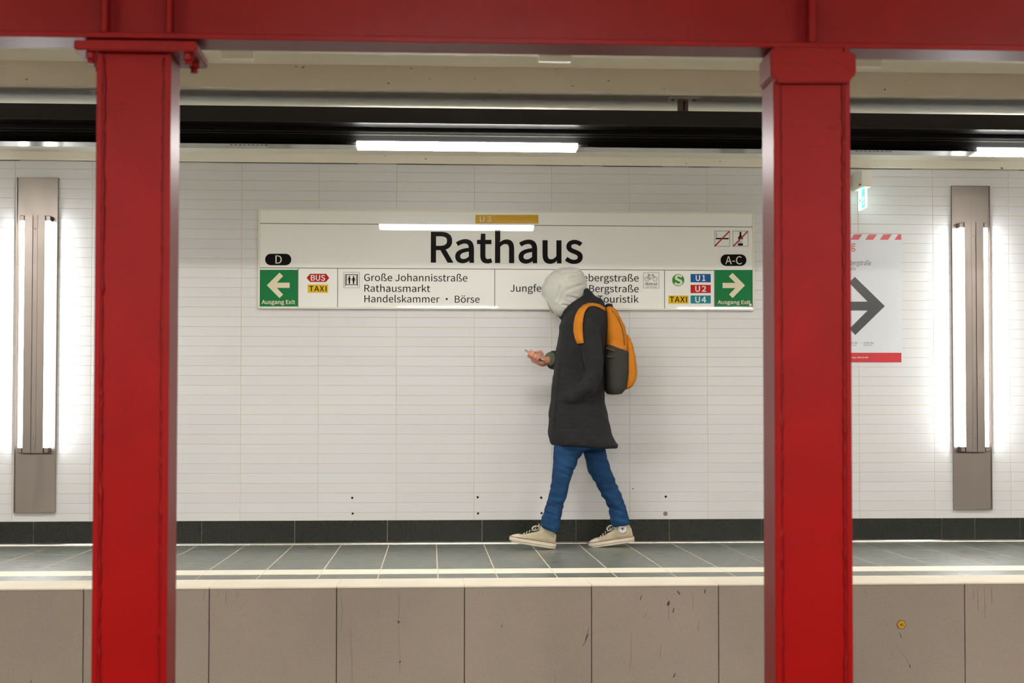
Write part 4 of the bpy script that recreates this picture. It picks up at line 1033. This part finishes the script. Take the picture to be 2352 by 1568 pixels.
# ================================================================ WALKING PERSON
YP = 11.55
def q(px, py, dy=0.0): return at(px, py, YP + dy)
SKIN = mat('skin', srgb(214, 148, 122), rough=.5, var=.04, var_scale=30)
COAT = mat('black_wool_coat', (0.022, 0.022, 0.023, 1), rough=.95, spec=.2, var=.25, var_scale=18, stretch=(1, 1, 3), sheen=.03, bump=.5, bump_scale=120)
HOODM = mat('grey_jersey', srgb(196, 197, 188), rough=.95, spec=.2, var=.04, var_scale=12, sheen=.2, bump=.3, bump_scale=150)
CUFFM = mat('grey_green_knit', srgb(98, 104, 84), rough=.95, bump=.4, bump_scale=150)
DENIM = mat('blue_denim', srgb(34, 68, 106), rough=.9, spec=.2, var=.35, var_scale=14, stretch=(1, 1, 2.2), bump=.4, bump_scale=160)
ORANGE = mat('ochre_orange_canvas', srgb(200, 122, 26), rough=.8, spec=.3, var=.08, var_scale=18, bump=.35, bump_scale=140)
PACKD = mat('charcoal_canvas', srgb(58, 58, 52), rough=.85, spec=.3, var=.1, var_scale=18, bump=.3, bump_scale=140)
CANVAS = mat('worn_beige_canvas', srgb(186, 176, 148), rough=.9, var=.14, var_scale=22, bump=.3, bump_scale=160)
RUBBER = mat('off_white_rubber', srgb(218, 208, 186), rough=.6, var=.12, var_scale=20)
LACE = mat('off_white_lace', srgb(214, 208, 194), rough=.85)
REDL = mat('dull_red_rubber_line', srgb(150, 62, 54), rough=.6)
WEBB = mat('black_webbing', (.012, .012, .012, 1), rough=.8)

root = thing('person', 'walking person in grey hood, black coat and blue jeans, looking at a phone', 'person', (q(1345, 1258).x, YP, 0.0))

def ring_h(z, cx, cy, rx, ry, n=28, e=2.3, tilt=0.0):
    r = []
    for i in range(n):
        t = 2 * pi * i / n; c_, s_ = cos(t), sin(t)
        x = cx + rx * math.copysign(abs(c_) ** (2 / e), c_); y = cy + ry * math.copysign(abs(s_) ** (2 / e), s_)
        r.append(Vector((x, y, z + tilt * (x - cx))))
    return r
def stack(mb, rows, dy, n=28, e=2.3, tilt=None):
    rr = []
    for i, (py, xf, xb, hw) in enumerate(rows):
        a, b = q(xf, py, dy), q(xb, py, dy)
        rr.append(ring_h(a.z, (a.x + b.x) / 2, YP + dy, (b.x - a.x) / 2, hw, n, e, tilt[i] if tilt else 0.0))
    return mb.loft(rr)
def limb(mb, pts, n=16):
    """tapering limb through (point, radius)"""
    for (p, r), (p2, r2) in zip(pts[:-1], pts[1:]):
        mb.tube(p, p2, r, r2, n)
    for p, r in pts: mb.ball(p, r, nu=n, nv=10)

# ---- body: one continuous surface (mostly under the clothes)
body = MB()
HC = q(1291, 668, 0.0)
th = radians(33)
hf = Vector((-cos(th), 0, -sin(th))); hu = Vector((-sin(th), 0, cos(th))); hw_ = Vector((0, 1, 0))
HM = Matrix((hf, hw_, hu)).transposed()
def hp_(f, w, u): return HC + hf * f + hw_ * w + hu * u
body.ball(hp_(-.008, 0, .03), (.092, .074, .088), HM)
body.ball(hp_(.022, 0, -.035), (.066, .058, .075), HM)
body.ball(hp_(.052, 0, -.088), (.026, .03, .020), HM)
body.tube(hp_(.082, 0, .012), hp_(.104, 0, -.024), .007, .012, 10)
body.ball(hp_(.103, 0, -.026), (.013, .015, .010), HM)
body.ball(hp_(.080, 0, .024), (.012, .05, .008), HM)
body.ball(hp_(.083, 0, -.054), (.009, .024, .006), HM)
body.ball(hp_(.081, 0, -.066), (.009, .021, .006), HM)
for s in (-1, 1):
    body.ball(hp_(.055, s * .042, -.020), (.025, .022, .022), HM)
    body.ball(hp_(-.012, s * .074, -.005), (.018, .010, .030), HM)
body.tube(hp_(-.03, 0, -.05), q(1342, 706), .056, .062, 16)
tr = MB()
stack(body, [(700, 1322, 1366, .09), (715, 1304, 1380, .165), (740, 1296, 1384, .185), (790, 1292, 1382, .165), (840, 1292, 1378, .15), (900, 1288, 1376, .155), (960, 1284, 1380, .165), (1000, 1286, 1376, .16), (1030, 1294, 1366, .13)], 0.0)
# legs
def foot_frame(O, pitch):
    Rm = Matrix.Rotation(pitch, 3, 'Y')
    return lambda u, w, h: O + Rm @ Vector((-u, w, h))
yN, yR = YP - .085, YP + .085
OF = Vector((at(1275, 1255, yN).x, yN, 0.001)); PF = radians(9.5)
sl = radians(-7.5)
OR_ = Vector((at(1457, 1247, yR).x, yR, .0010 + .235 * sin(-sl)))
FEET = [foot_frame(OF, PF), foot_frame(OR_, sl)]
hipN, kneeN, ankN = q(1322, 1000, -.085), q(1287, 1110, -.085), q(1265, 1200, -.085)
hipR, kneeR, ankR = q(1348, 1000, .085), q(1391, 1108, .085), q(1426, 1200, .085)
for hip, knee, ank, tx, tz in ((hipN, kneeN, ankN, -.17, -.035), (hipR, kneeR, ankR, -.17, -.075)):
    limb(body, [(hip, .055), (knee, .034), (ank, .025)])
    foot = FEET[0] if tz > -.05 else FEET[1]
    limb(body, [(ank, .028), (foot(.055, 0, .075), .022), (foot(.06, 0, .050), .020), (foot(.17, 0, .042), .017), (foot(.225, 0, .034), .013)])
# arms
shN, elN, wrN = q(1352, 732, -.175), q(1366, 862, -.225), q(1330, 902, -.190)
shF, elF, wrF = q(1340, 732, .185), q(1345, 845, .235), q(1269, 825, .115)
limb(body, [(shN, .052), (elN, .038), (wrN, .027)])
limb(body, [(shF, .052), (elF, .038), (wrF, .027)])

def finger(mb, pts, r0=.0092, r1=.0072):
    n = len(pts)
    limb(mb, [(Vector(p), r0 + (r1 - r0) * i / (n - 1)) for i, p in enumerate(pts)], 10)
# right hand holding the phone
pa_, pb_ = q(1248, 827, .05), q(1206, 804, .05)
A_ = (pb_ - pa_).normalized(); N_ = Vector((-A_.z, 0, A_.x)); N_ = N_ if N_.z > 0 else -N_
pcn = (pa_ + pb_) / 2
Wv = Vector((0, 1, 0))
def hp2(a, n, w): return pcn + A_ * a + N_ * n + Wv * w
palm0, palm1 = hp2(-.062, -.018, .02), hp2(-.018, -.028, .012)
body.tube(wrF, palm0, .026, .028, 14)
body.ball(palm0, (.030, .036, .022)); body.ball((palm0 + palm1) / 2, (.034, .042, .019), Matrix.Rotation(atan2(A_.z, -A_.x), 3, 'Y'))
body.ball(palm1, (.026, .040, .016), Matrix.Rotation(atan2(A_.z, -A_.x), 3, 'Y'))
for i, s in enumerate((-.034, -.013, .009, .030)):
    L_ = (.84, .97, 1.0, .93)[i]
    finger(body, [hp2(s - .008, -.022, .018), hp2(s, -.021, -.020 * L_), hp2(s + .003, -.013, -.046 * L_ - .001), hp2(s + .004, .006, -.047), hp2(s + .003, .015, -.034)], .0095, .0072)
finger(body, [hp2(-.062, -.004, .030), hp2(-.045, .030, .026), hp2(-.026, .040, .018), hp2(.000, .020, .010)], .0125, .0085)
# left hand, relaxed, inside the coat pocket
d_ = (wrN - elN).normalized()
def hl(a, b, c): return wrN + d_ * a * .85 + Vector((d_.z, 0, -d_.x)) * b + Vector((0, 1, 0)) * (c + .045 + a * .25)
body.tube(wrN, hl(.03, 0, -.03), .026, .026, 12); body.ball(hl(.05, 0, 0), (.040, .016, .034))
for i, b_ in enumerate((-.028, -.009, .010, .028)):
    L_ = (.92, 1.0, .95, .8)[i]
    finger(body, [hl(.07, b_, 0), hl(.07 + .038 * L_, b_ * 1.05, .004), hl(.07 + .062 * L_, b_, .014), hl(.07 + .078 * L_, b_ * .95, .026)])
finger(body, [hl(.02, -.028, .004), hl(.055, -.046, .012), hl(.08, -.046, .020)], .011, .009)
me = remeshed(body, .0050, 3, 'body')
ob = link('body', me, SKIN, root)
EYEW = mat('eye_white', (.8, .8, .78, 1), rough=.2); IRIS = mat('iris_dark', (.03, .02, .015, 1), rough=.1)
for s in (-1, 1):
    e = MB().ball(hp_(.076, s * .030, -.002), .0115, nu=12, nv=8).obj('eye', EYEW, root)
    MB().ball(hp_(.085, s * .030, -.006), .0045, nu=10, nv=6).obj('iris', IRIS, e).location = -origin_of(root) - Vector(e.location)

# ---- jeans
jm = MB()
stack(jm, [(985, 1284, 1384, .165), (1010, 1280, 1388, .168), (1032, 1276, 1390, .165)], 0.0)
near = [(1000, 1276, 1352, .085), (1030, 1272, 1346, .082), (1051, 1271, 1331, .077), (1078, 1270, 1319, .070), (1108, 1266, 1307, .064), (1122, 1265, 1305, .062), (1137, 1261, 1301, .062),
        (1152, 1257, 1297, .062), (1166, 1253, 1293, .062), (1182, 1248, 1289, .062), (1196, 1243.5, 1286, .062), (1208, 1242, 1284, .063), (1217, 1243.5, 1281, .062)]
rear = [(1000, 1330, 1390, .085), (1030, 1338, 1390, .082), (1051, 1344, 1394, .075), (1080, 1350, 1404, .070), (1108, 1367, 1415, .066), (1122, 1375, 1421, .063), (1137, 1382, 1427, .062),
        (1152, 1391, 1432, .061), (1166, 1398, 1437, .060), (1182, 1401, 1441, .060), (1196, 1403.5, 1444.5, .060), (1206, 1406, 1446, .060)]
tn = [0] * 10 + [-.25, -.30, -.33]; trr = [0] * 10 + [.08, .12]
stack(jm, near, -.085, tilt=tn); stack(jm, rear, .085, tilt=trr)
me = remeshed(jm, .0062, 3, 'jeans')
def wr(co, n_):
    z = co.z
    k_ = 0.30 + 0.70 * max(0.0, min(1.0, (0.66 - z) / 0.35))
    a = noise.noise(Vector((co.x * 9 + z * 10, co.y * 7, z * 34 + co.x * 10)))
    b = noise.noise(Vector((co.x * 14 + 5, co.y * 9, z * 62 - co.x * 20)))
    return ((1 - abs(a) * 2.2) * .0050 + (1 - abs(b) * 2) * .0022 + a * .003 - .002) * k_
displace(me, wr)
jeans = link('jeans', me, DENIM, root)

# ---- coat
cm_ = MB()
TOR = [(684, 1332, 1380, .075), (694, 1314, 1388, .10), (706, 1303, 1391, .155), (722, 1293, 1394, .195), (745, 1287, 1394, .215), (775, 1282, 1392, .215), (810, 1277, 1390, .208), (850, 1273, 1388, .200),
       (885, 1269, 1387, .200), (915, 1265, 1389, .205), (945, 1261, 1394, .212), (975, 1259, 1401, .220), (1000, 1259, 1406, .226), (1012, 1261, 1412, .229), (1019, 1263, 1420, .230), (1025.5, 1266, 1417, .229)]
stack(cm_, TOR, 0.0, n=36, e=2.5, tilt=[0] * 13 + [-.02, -.04, -.06])
# back flare of the hem
# near sleeve into the pocket
limb(cm_, [(q(1352, 730, -.175), .066), (q(1358, 790, -.215), .064), (q(1366, 850, -.235), .058), (q(1352, 888, -.232), .056), (q(1326, 906, -.205), .050), (q(1304, 914, -.165), .045)])
# far sleeve, forearm forward
limb(cm_, [(q(1342, 730, .175), .066), (q(1348, 790, .215), .060), (q(1345, 843, .230), .058), (q(1300, 834, .170), .056), (q(1276, 828, .130), .057)])
cm_.tube(q(1290, 831, .155), q(1266.5, 826, .113), .057, .058, 20)
# shoulders and hanging hood of the coat
limb(cm_, [(q(1350, 726, -.16), .07), (q(1352, 712, -.08), .06), (q(1352, 708, 0), .06), (q(1350, 712, .08), .06), (q(1344, 726, .16), .07)])
# raised collar: tilted ring round the neck
nk = []
for i in range(17):
    t = 2 * pi * i / 16
    c_ = q(1322, 701, 0)
    nk.append(c_ + Vector((cos(t) * .085, sin(t) * .098, cos(t) * .062)))
cm_.path(nk, [(.026, .026)] * 17, 10)
cm_.ball(q(1362, 692, 0), (.052, .105, .036), Matrix.Rotation(radians(40), 3, 'Y'))
cm_.ball(q(1347, 676, 0), (.030, .075, .042), Matrix.Rotation(radians(-25), 3, 'Y'))
me = remeshed(cm_, .0085, 5, 'coat')
pe = q(1340, 912, -.25)
def fold(co, n_):
    z = co.z; v = 0.0
    low = max(0.0, min(1.0, (1.15 - z) / .5))
    v += noise.noise(Vector((co.x * 9, co.y * 9, z * 2.2))) * .010 * low
    v += noise.noise(Vector((co.x * 7 + z * 6, co.y * 5, z * 15 + 3))) * .006
    v += noise.noise(Vector((co.x * 22, co.y * 16, z * 26))) * .0025
    return v
displace(me, fold)
coat = link('coat', me, COAT, root)
from mathutils.bvhtree import BVHTree
def tree_of(o):
    m_ = o.data; off = origin_of(o)
    return BVHTree.FromPolygons([v.co + off for v in m_.vertices], [tuple(p.vertices) for p in m_.polygons])
CT = tree_of(coat)
def on_coat(px, py, dy, lift=.004, side=-1):
    """nearest coat surface met when walking in y from the given side"""
    p = q(px, py, dy)
    h = CT.ray_cast(Vector((p.x, YP + side * 1.0, p.z)), Vector((0, -side, 0)))
    if h[0] is None: return p
    return h[0] + Vector((0, side * lift, 0))
# pocket flap seam and side seam as stitched ridges
mb = MB(); mb.path([on_coat(px, py, 0, .001) for px, py in ((1296, 914), (1300, 922), (1318, 922), (1345, 917), (1372, 908))], (.0035, .002), 6)
mb.obj('pocket_welt', mat('coat_welt_black', (.010, .010, .011, 1), rough=.9), root)
mb = MB(); mb.path([on_coat(px, py, 0, .0) for px, py in ((1290, 760), (1286, 800), (1282, 850), (1277, 900), (1271, 950), (1269, 1000), (1271, 1018))], (.0028, .0016), 6)
mb.obj('front_seam', MATS['coat_welt_black'], root)
# knit cuff of the hoodie
mb = MB(); mb.tube(q(1272, 826, .12), q(1260, 823.5, .100), .046, .042, 22); mb.tube(q(1262, 824, .104), q(1257.5, 823, .096), .042, .036, 22)
mb.obj('knit_cuff', CUFFM, root)

# ---- hood of the hoodie
hm = MB()
HR = [(614, 1290, 1318, .040), (618, 1276, 1330, .068), (628, 1262, 1339, .092), (642, 1252, 1344, .105), (658, 1244, 1347, .110), (672, 1245, 1346, .108), (686, 1249, 1341, .102), (700, 1255, 1332, .094), (712, 1262, 1320, .082), (722, 1270, 1308, .066), (728, 1278, 1300, .045)]
stack(hm, HR, 0.0, n=32, e=2.15)
hm.ball(q(1325, 700, 0), (.06, .085, .05))
me = remeshed(hm, .0065, 4, 'hood')
SEGS = [((1340, 655), (1300, 668), .018), ((1338, 640), (1306, 640), .012), ((1330, 690), (1300, 684), .016), ((1286, 655), (1276, 690), .014), ((1322, 625), (1290, 628), .010), ((1312, 705), (1288, 702), .010)]
SEGS = [(q(*a), q(*b), w) for a, b, w in SEGS]
def hf_(co, n_):
    v = noise.noise(Vector((co.x * 12 + co.z * 10, co.y * 5, co.z * 14))) * .008 + noise.noise(Vector((co.x * 26, co.y * 12, co.z * 30))) * .003
    for a, b, w in SEGS:
        ab = b - a; p = Vector((co.x - a.x, 0, co.z - a.z)); ab.y = 0
        t = max(0.0, min(1.0, p.dot(ab) / ab.length_squared)); d = (p - ab * t).length
        v -= .010 * math.exp(-(d / (w * .6)) ** 2) * (1 - abs(2 * t - 1) ** 3) * (1 - .3 * (d > w))
        v += .005 * math.exp(-((d - w) / (w * .5)) ** 2)
    return v
displace(me, hf_)
bm = bmesh.new(); bm.from_mesh(me)
kill = []
for f in bm.faces:
    c_ = f.calc_center_median(); r_ = c_ - HC
    dx = r_.dot(hf); du = r_.dot(hu); dw = r_.y
    if dx > 0.055 and (dw / .060) ** 2 + ((du + .035) / .088) ** 2 < 1: kill.append(f)
bmesh.ops.delete(bm, geom=kill, context='FACES')
for _ in range(14):
    new = {}
    for v in bm.verts:
        if v.is_boundary:
            nb = [e.other_vert(v).co for e in v.link_edges if e.is_boundary]
            if len(nb) == 2: new[v] = v.co * .4 + (nb[0] + nb[1]) * .3
    for v, c_ in new.items(): v.co = c_
bd_ = [e for e in bm.edges if e.is_boundary]
rim = []
if bd_:
    v = bd_[0].verts[0]; first = v; prev = None
    while True:
        rim.append(v.co.copy()); nx = [e.other_vert(v) for e in v.link_edges if e.is_boundary and e.other_vert(v) is not prev]
        if not nx or nx[0] is first or len(rim) > 4000: break
        prev, v = v, nx[0]
bm.to_mesh(me); bm.free()
hood = link('hood', me, HOODM, root)
MB().path(rim[::3] + [rim[0]], .0055, 8).obj('hood_hem', HOODM, root)
sm = hood.modifiers.new('thickness', 'SOLIDIFY'); sm.thickness = .005; sm.offset = -1

# ---- shoes
def shoe(O, pitch, yside, label):
    """u forward (towards -x), w sideways, h up; heel at O"""
    Rm = Matrix.Rotation(pitch, 3, 'Y')
    def T(u, w, h): return O + Rm @ Vector((-u, w, h))
    US = [0, .006, .025, .06, .10, .14, .18, .215, .245, .268, .281, .287]
    WS = [.014, .024, .033, .035, .032, .034, .041, .045, .043, .034, .021, .010]
    BS = [.004, .001, 0, 0, 0, 0, 0, 0, .001, .004, .008, .013]
    def halfw(u):
        for (a, wa), (b, wb) in zip(zip(US, WS), zip(US[1:], WS[1:])):
            if a <= u <= b: return wa + (wb - wa) * (u - a) / (b - a)
        return WS[-1]
    mb = MB(); rings = []
    for u, w, b in zip(US, WS, BS):
        h0, h1 = b, .034 if u > .02 else .036
        sec = [(-w * .94, h0), (w * .94, h0), (w, h0 + .005), (w, h1 - .003), (w * .95, h1), (-w * .95, h1), (-w, h1 - .003), (-w, h0 + .005)]
        rings.append([T(u, a, c) for a, c in sec])
    mb.loft(rings, smooth=False)
    up = empty('shoe', O, root); up['label'] = label
    mb.obj('sole', RUBBER, up, recalc=True)
    # canvas upper
    mb = MB(); rings = []
    UU = [.006, .02, .05, .09, .115, .14, .165, .19, .215, .24, .262, .278]
    TT = [.085, .100, .110, .106, .096, .084, .073, .064, .057, .052, .046, .036]
    for u, t in zip(UU, TT):
        w = halfw(u) * .95; r = []
        for i in range(20):
            a = 2 * pi * i / 20; c_, s_ = cos(a), sin(a)
            r.append(T(u, w * math.copysign(abs(c_) ** .8, c_), .02 + (t - .02) / 2 + (t - .02) / 2 * math.copysign(abs(s_) ** .85, s_)))
        rings.append(r)
    mb.loft(rings)
    rings = []
    for h, u0, u1, w in ((.05, .004, .12, .033), (.08, .009, .118, .034), (.11, .016, .114, .035), (.130, .020, .112, .036)):
        rings.append([T((u0 + u1) / 2 + (u1 - u0) / 2 * cos(2 * pi * i / 20), w * sin(2 * pi * i / 20), h) for i in range(20)])
    mb.loft(rings)
    me = remeshed(mb, .0038, 2, 'canvas_upper')
    displace(me, lambda co, n_: noise.noise(co * 30) * .0022 + noise.noise(Vector((co.x * 25, co.y * 10, co.z * 80))) * .0012)
    o = link('canvas_upper', me, CANVAS, up)
    # toe cap
    mb = MB(); rings = []
    for u, t in ((.226, .057), (.24, .0545), (.255, .050), (.27, .044), (.281, .036), (.288, .028)):
        w = halfw(min(u, .286)) * 1.0 + .001
        rings.append([T(u, w * cos(a), .022 + (t - .022) / 2 + ((t - .022) / 2 + .001) * sin(a)) for a in [2 * pi * i / 20 for i in range(20)]])
    mb.loft(rings); mb.obj('toe_cap', RUBBER, up, recalc=True)
    # red line and dark line round the sole
    for h, r_, m_, nm in ((.0345, .0016, REDL, 'red_line'), (.012, .0012, mat('sole_dark_line', srgb(90, 70, 60), rough=.7), 'sole_line')):
        pts = [T(u, -halfw(u) - .0006, h) for u in US[1:]] + [T(.2885, 0, h)] + [T(u, halfw(u) + .0006, h) for u in US[1:][::-1]] + [T(-.001, 0, h)]
        pts.append(pts[0]); MB().path(pts, r_, 5).obj(nm, m_, up)
    # heel patch
    MB().add([T(-.002, -.012, .012), T(-.002, .012, .012), T(-.002, .012, .034), T(-.002, -.012, .034), T(.004, -.012, .012), T(.004, .012, .012), T(.004, .012, .034), T(.004, -.012, .034)],
             [(0, 1, 2, 3), (7, 6, 5, 4), (0, 4, 5, 1), (1, 5, 6, 2), (2, 6, 7, 3), (3, 7, 4, 0)]).obj('heel_patch', RUBBER, up, recalc=True)
    # laces
    for i in range(7):
        f = i / 6; u = .205 - f * .098; h = .061 + f * .064 if f < .8 else .061 + f * .072
        w = .017
        MB().path([T(u + .004, -w - .006, h - .006), T(u, -w * .5, h + .005), T(u - .004, w * .5, h + .006), T(u - .002, w + .006, h - .005)], (.0030, .0020), 6).obj('lace', LACE, up)
    for s in (-1, 1):
        MB().path([T(.120 + .020 * (1 - cos(a)), s * (.008 + .026 * (1 - cos(a)) / 2), .112 + .014 * sin(a) - .006 * (1 - cos(a))) for a in [2 * pi * i / 14 for i in range(14)]], (.0028, .0018), 6).obj('lace_loop', LACE, up)
    MB().add([T(.104, -.018, .09), T(.104, .018, .09), T(.122, .020, .138), T(.122, -.020, .138), T(.112, -.018, .085), T(.112, .018, .085), T(.128, .018, .137), T(.128, -.018, .137)],
             [(0, 1, 2, 3), (7, 6, 5, 4), (0, 4, 5, 1), (1, 5, 6, 2), (2, 6, 7, 3), (3, 7, 4, 0)]).obj('tongue', CANVAS, up, bevel=.003, recalc=True)
    # round ankle badge with a star, on the inner side of the foot
    cu_, chh = .066, .093
    wv = yside * .0375
    mb = MB()
    n = 24
    P0 = [T(cu_ + .0265 * cos(2 * pi * i / n), wv, chh + .0265 * sin(2 * pi * i / n)) for i in range(n)]
    P1 = [T(cu_ + .0265 * cos(2 * pi * i / n), wv - yside * .012, chh + .0265 * sin(2 * pi * i / n)) for i in range(n)]
    mb.add(P0 + P1, [tuple(range(n)), tuple(range(2 * n - 1, n - 1, -1))] + [(i, (i + 1) % n, (i + 1) % n + n, i + n) for i in range(n)])
    bd = mb.obj('ankle_badge', mat('badge_white', srgb(226, 222, 216), rough=.6), up, recalc=True)
    P = []
    for j in (0, 1):
        for i in range(10):
            r_ = .0115 if i % 2 == 0 else .0048
            P.append(T(cu_ + r_ * sin(2 * pi * i / 10), wv + yside * (.0008 - j * .003), chh + r_ * cos(2 * pi * i / 10)))
    st_ = MB().add(P, [tuple(range(10)), tuple(range(19, 9, -1))] + [(i, (i + 1) % 10, (i + 1) % 10 + 10, i + 10) for i in range(10)]).obj('star', mat('badge_blue', srgb(40, 62, 120), rough=.6), up, recalc=True)
    return up
shoe(OF, PF, 1, 'front shoe, landing on its heel')
shoe(OR_, sl, -1, 'rear shoe, heel lifted, round star badge at the ankle')

# ================================================================ BACKPACK
bp = thing('backpack', 'ochre orange backpack with charcoal lower half, worn on the back of the walking person', 'backpack', (q(1412, 905).x, YP, q(1412, 905).z))
mb = MB()
stack(mb, [(703, 1394, 1403, .045), (709, 1389, 1410, .085), (720, 1388, 1419, .118), (738, 1388, 1429, .138), (765, 1389, 1437, .150), (800, 1388, 1441, .156), (840, 1388, 1441, .156), (872, 1389, 1439, .156), (892, 1391, 1434, .150), (902, 1396, 1424, .130)], 0.0, n=32, e=3.2)
me = remeshed(mb, .007, 4, 'main_bag')
displace(me, lambda co, n_: noise.noise(Vector((co.x * 14, co.y * 8, co.z * 22))) * .006)
main = link('main_bag', me, ORANGE, bp)
mb = MB()
stack(mb, [(800, 1386, 1443, .162), (806, 1385, 1443.5, .163), (840, 1384, 1443, .163), (872, 1385, 1441, .163), (893, 1388, 1436, .157), (905, 1395, 1426, .138)], 0.0, n=32, e=3.2, tilt=[-.32, -.30, 0, 0, 0, 0])
me = remeshed(mb, .006, 3, 'lower_panel')
displace(me, lambda co, n_: noise.noise(Vector((co.x * 16, co.y * 8, co.z * 18))) * .004)
link('lower_panel', me, PACKD, bp, )
mb = MB()
stack(mb, [(768, 1430, 1440, .070), (778, 1432, 1446, .105), (795, 1434, 1452, .124), (825, 1434, 1458, .130), (855, 1433, 1461, .130), (875, 1432, 1458, .128), (888, 1432, 1450, .118), (894, 1432, 1442, .10)], 0.0, n=28, e=3.2)
me = remeshed(mb, .006, 4, 'front_pocket')
displace(me, lambda co, n_: noise.noise(Vector((co.x * 14, co.y * 8, co.z * 18))) * .004)
link('front_pocket', me, ORANGE, bp)
mb = MB()
mb.path([q(1391, 704, -.0), q(1396, 700, 0), q(1403, 701, 0), q(1404, 707, 0)], (.006, .014), 8); mb.obj('grab_loop', WEBB, bp)
mb = MB(); mb.path([q(1392, 799, -.158), q(1400, 801, -.165), q(1412, 806, -.163)], (.006, .0035), 6); mb.path([q(1392, 818, -.160), q(1402, 819, -.167), q(1411, 819, -.166)], (.004, .003), 6)
mb.obj('compression_strap', mat('brown_webbing', srgb(110, 70, 34), rough=.8), bp)
PTREE = tree_of(main)
def on_pack(px, py, lift=.002):
    p = q(px, py); h = PTREE.ray_cast(Vector((p.x, YP - 1, p.z)), Vector((0, 1, 0)))
    return (h[0] + Vector((0, -lift, 0))) if h[0] else q(px, py, -.15)
mb = MB(); mb.path([on_pack(*p_) for p_ in ((1402, 716), (1414, 732), (1422, 752), (1427, 775), (1429, 795))], .0022, 6); mb.obj('zip', mat('zip_brown', srgb(92, 56, 20), rough=.6), bp)
def strap(outer, inner, side, tail):
    L = len(outer); rings = []
    for (ox, oy), (ix, iy) in zip(outer, inner):
        a = on_coat(ox, oy, side * .14, .005, side); b = on_coat(ix, iy, side * .14, .005, side)
        a2, b2 = a + Vector((0, side * .010, .002)), b + Vector((0, side * .010, .002))
        a1, b1 = a - Vector((0, side * .004, 0)), b - Vector((0, side * .004, 0))
        m_ = (a2 + b2) / 2 + Vector((0, side * .004, 0))
        rings.append([a1, a2, m_, b2, b1, (a1 + b1) / 2])
    mb = MB().loft(rings); o = mb.obj('shoulder_strap', ORANGE, bp, recalc=True)
    mb = MB(); mb.path([on_coat(*p_, side * .14, .004, side) for p_ in tail], (.008, .002), 6); mb.obj('strap_webbing', WEBB, bp)
out_ = [(1391, 706), (1378, 699), (1364, 696), (1350, 697), (1338, 702), (1327, 712), (1320, 725), (1316, 742), (1315, 760), (1318, 778), (1323, 791)]
inn_ = [(1391, 714), (1376, 707), (1364, 704), (1352, 705), (1345, 711), (1340, 720), (1337, 732), (1335, 747), (1335, 762), (1336, 777), (1337, 790)]
strap(out_, inn_, -1, [(1330, 789), (1332, 815), (1338, 845), (1352, 870)])
strap(out_, inn_, 1, [(1330, 789), (1332, 815), (1338, 830)])

# ================================================================ PHONE
ph = thing('phone', 'slim phone held out in the hand of the walking person', 'phone', tuple(pcn))
Ln = (pb_ - pa_).length + .006
PM = Matrix((A_, Wv, N_)).transposed()
def slab_obj(name, l, w, t, n0, m, bev, parent):
    mb = MB().box(-l / 2, l / 2, -w / 2, w / 2, -t / 2, t / 2)
    me = mb.mesh(name, bevel=bev, seg=2, recalc=True)
    for v in me.vertices: v.co = pcn + PM @ (Vector(v.co) + Vector((0, 0, n0)))
    return link(name, me, m, parent)
slab_obj('phone_body', Ln, .070, .008, 0, mat('phone_silver', srgb(150, 150, 148), rough=.3, metal=.5), .0025, ph)
slab_obj('phone_screen', Ln - .008, .064, .001, .0043, mat('phone_glass', (.02, .02, .022, 1), rough=.04), .0003, ph)
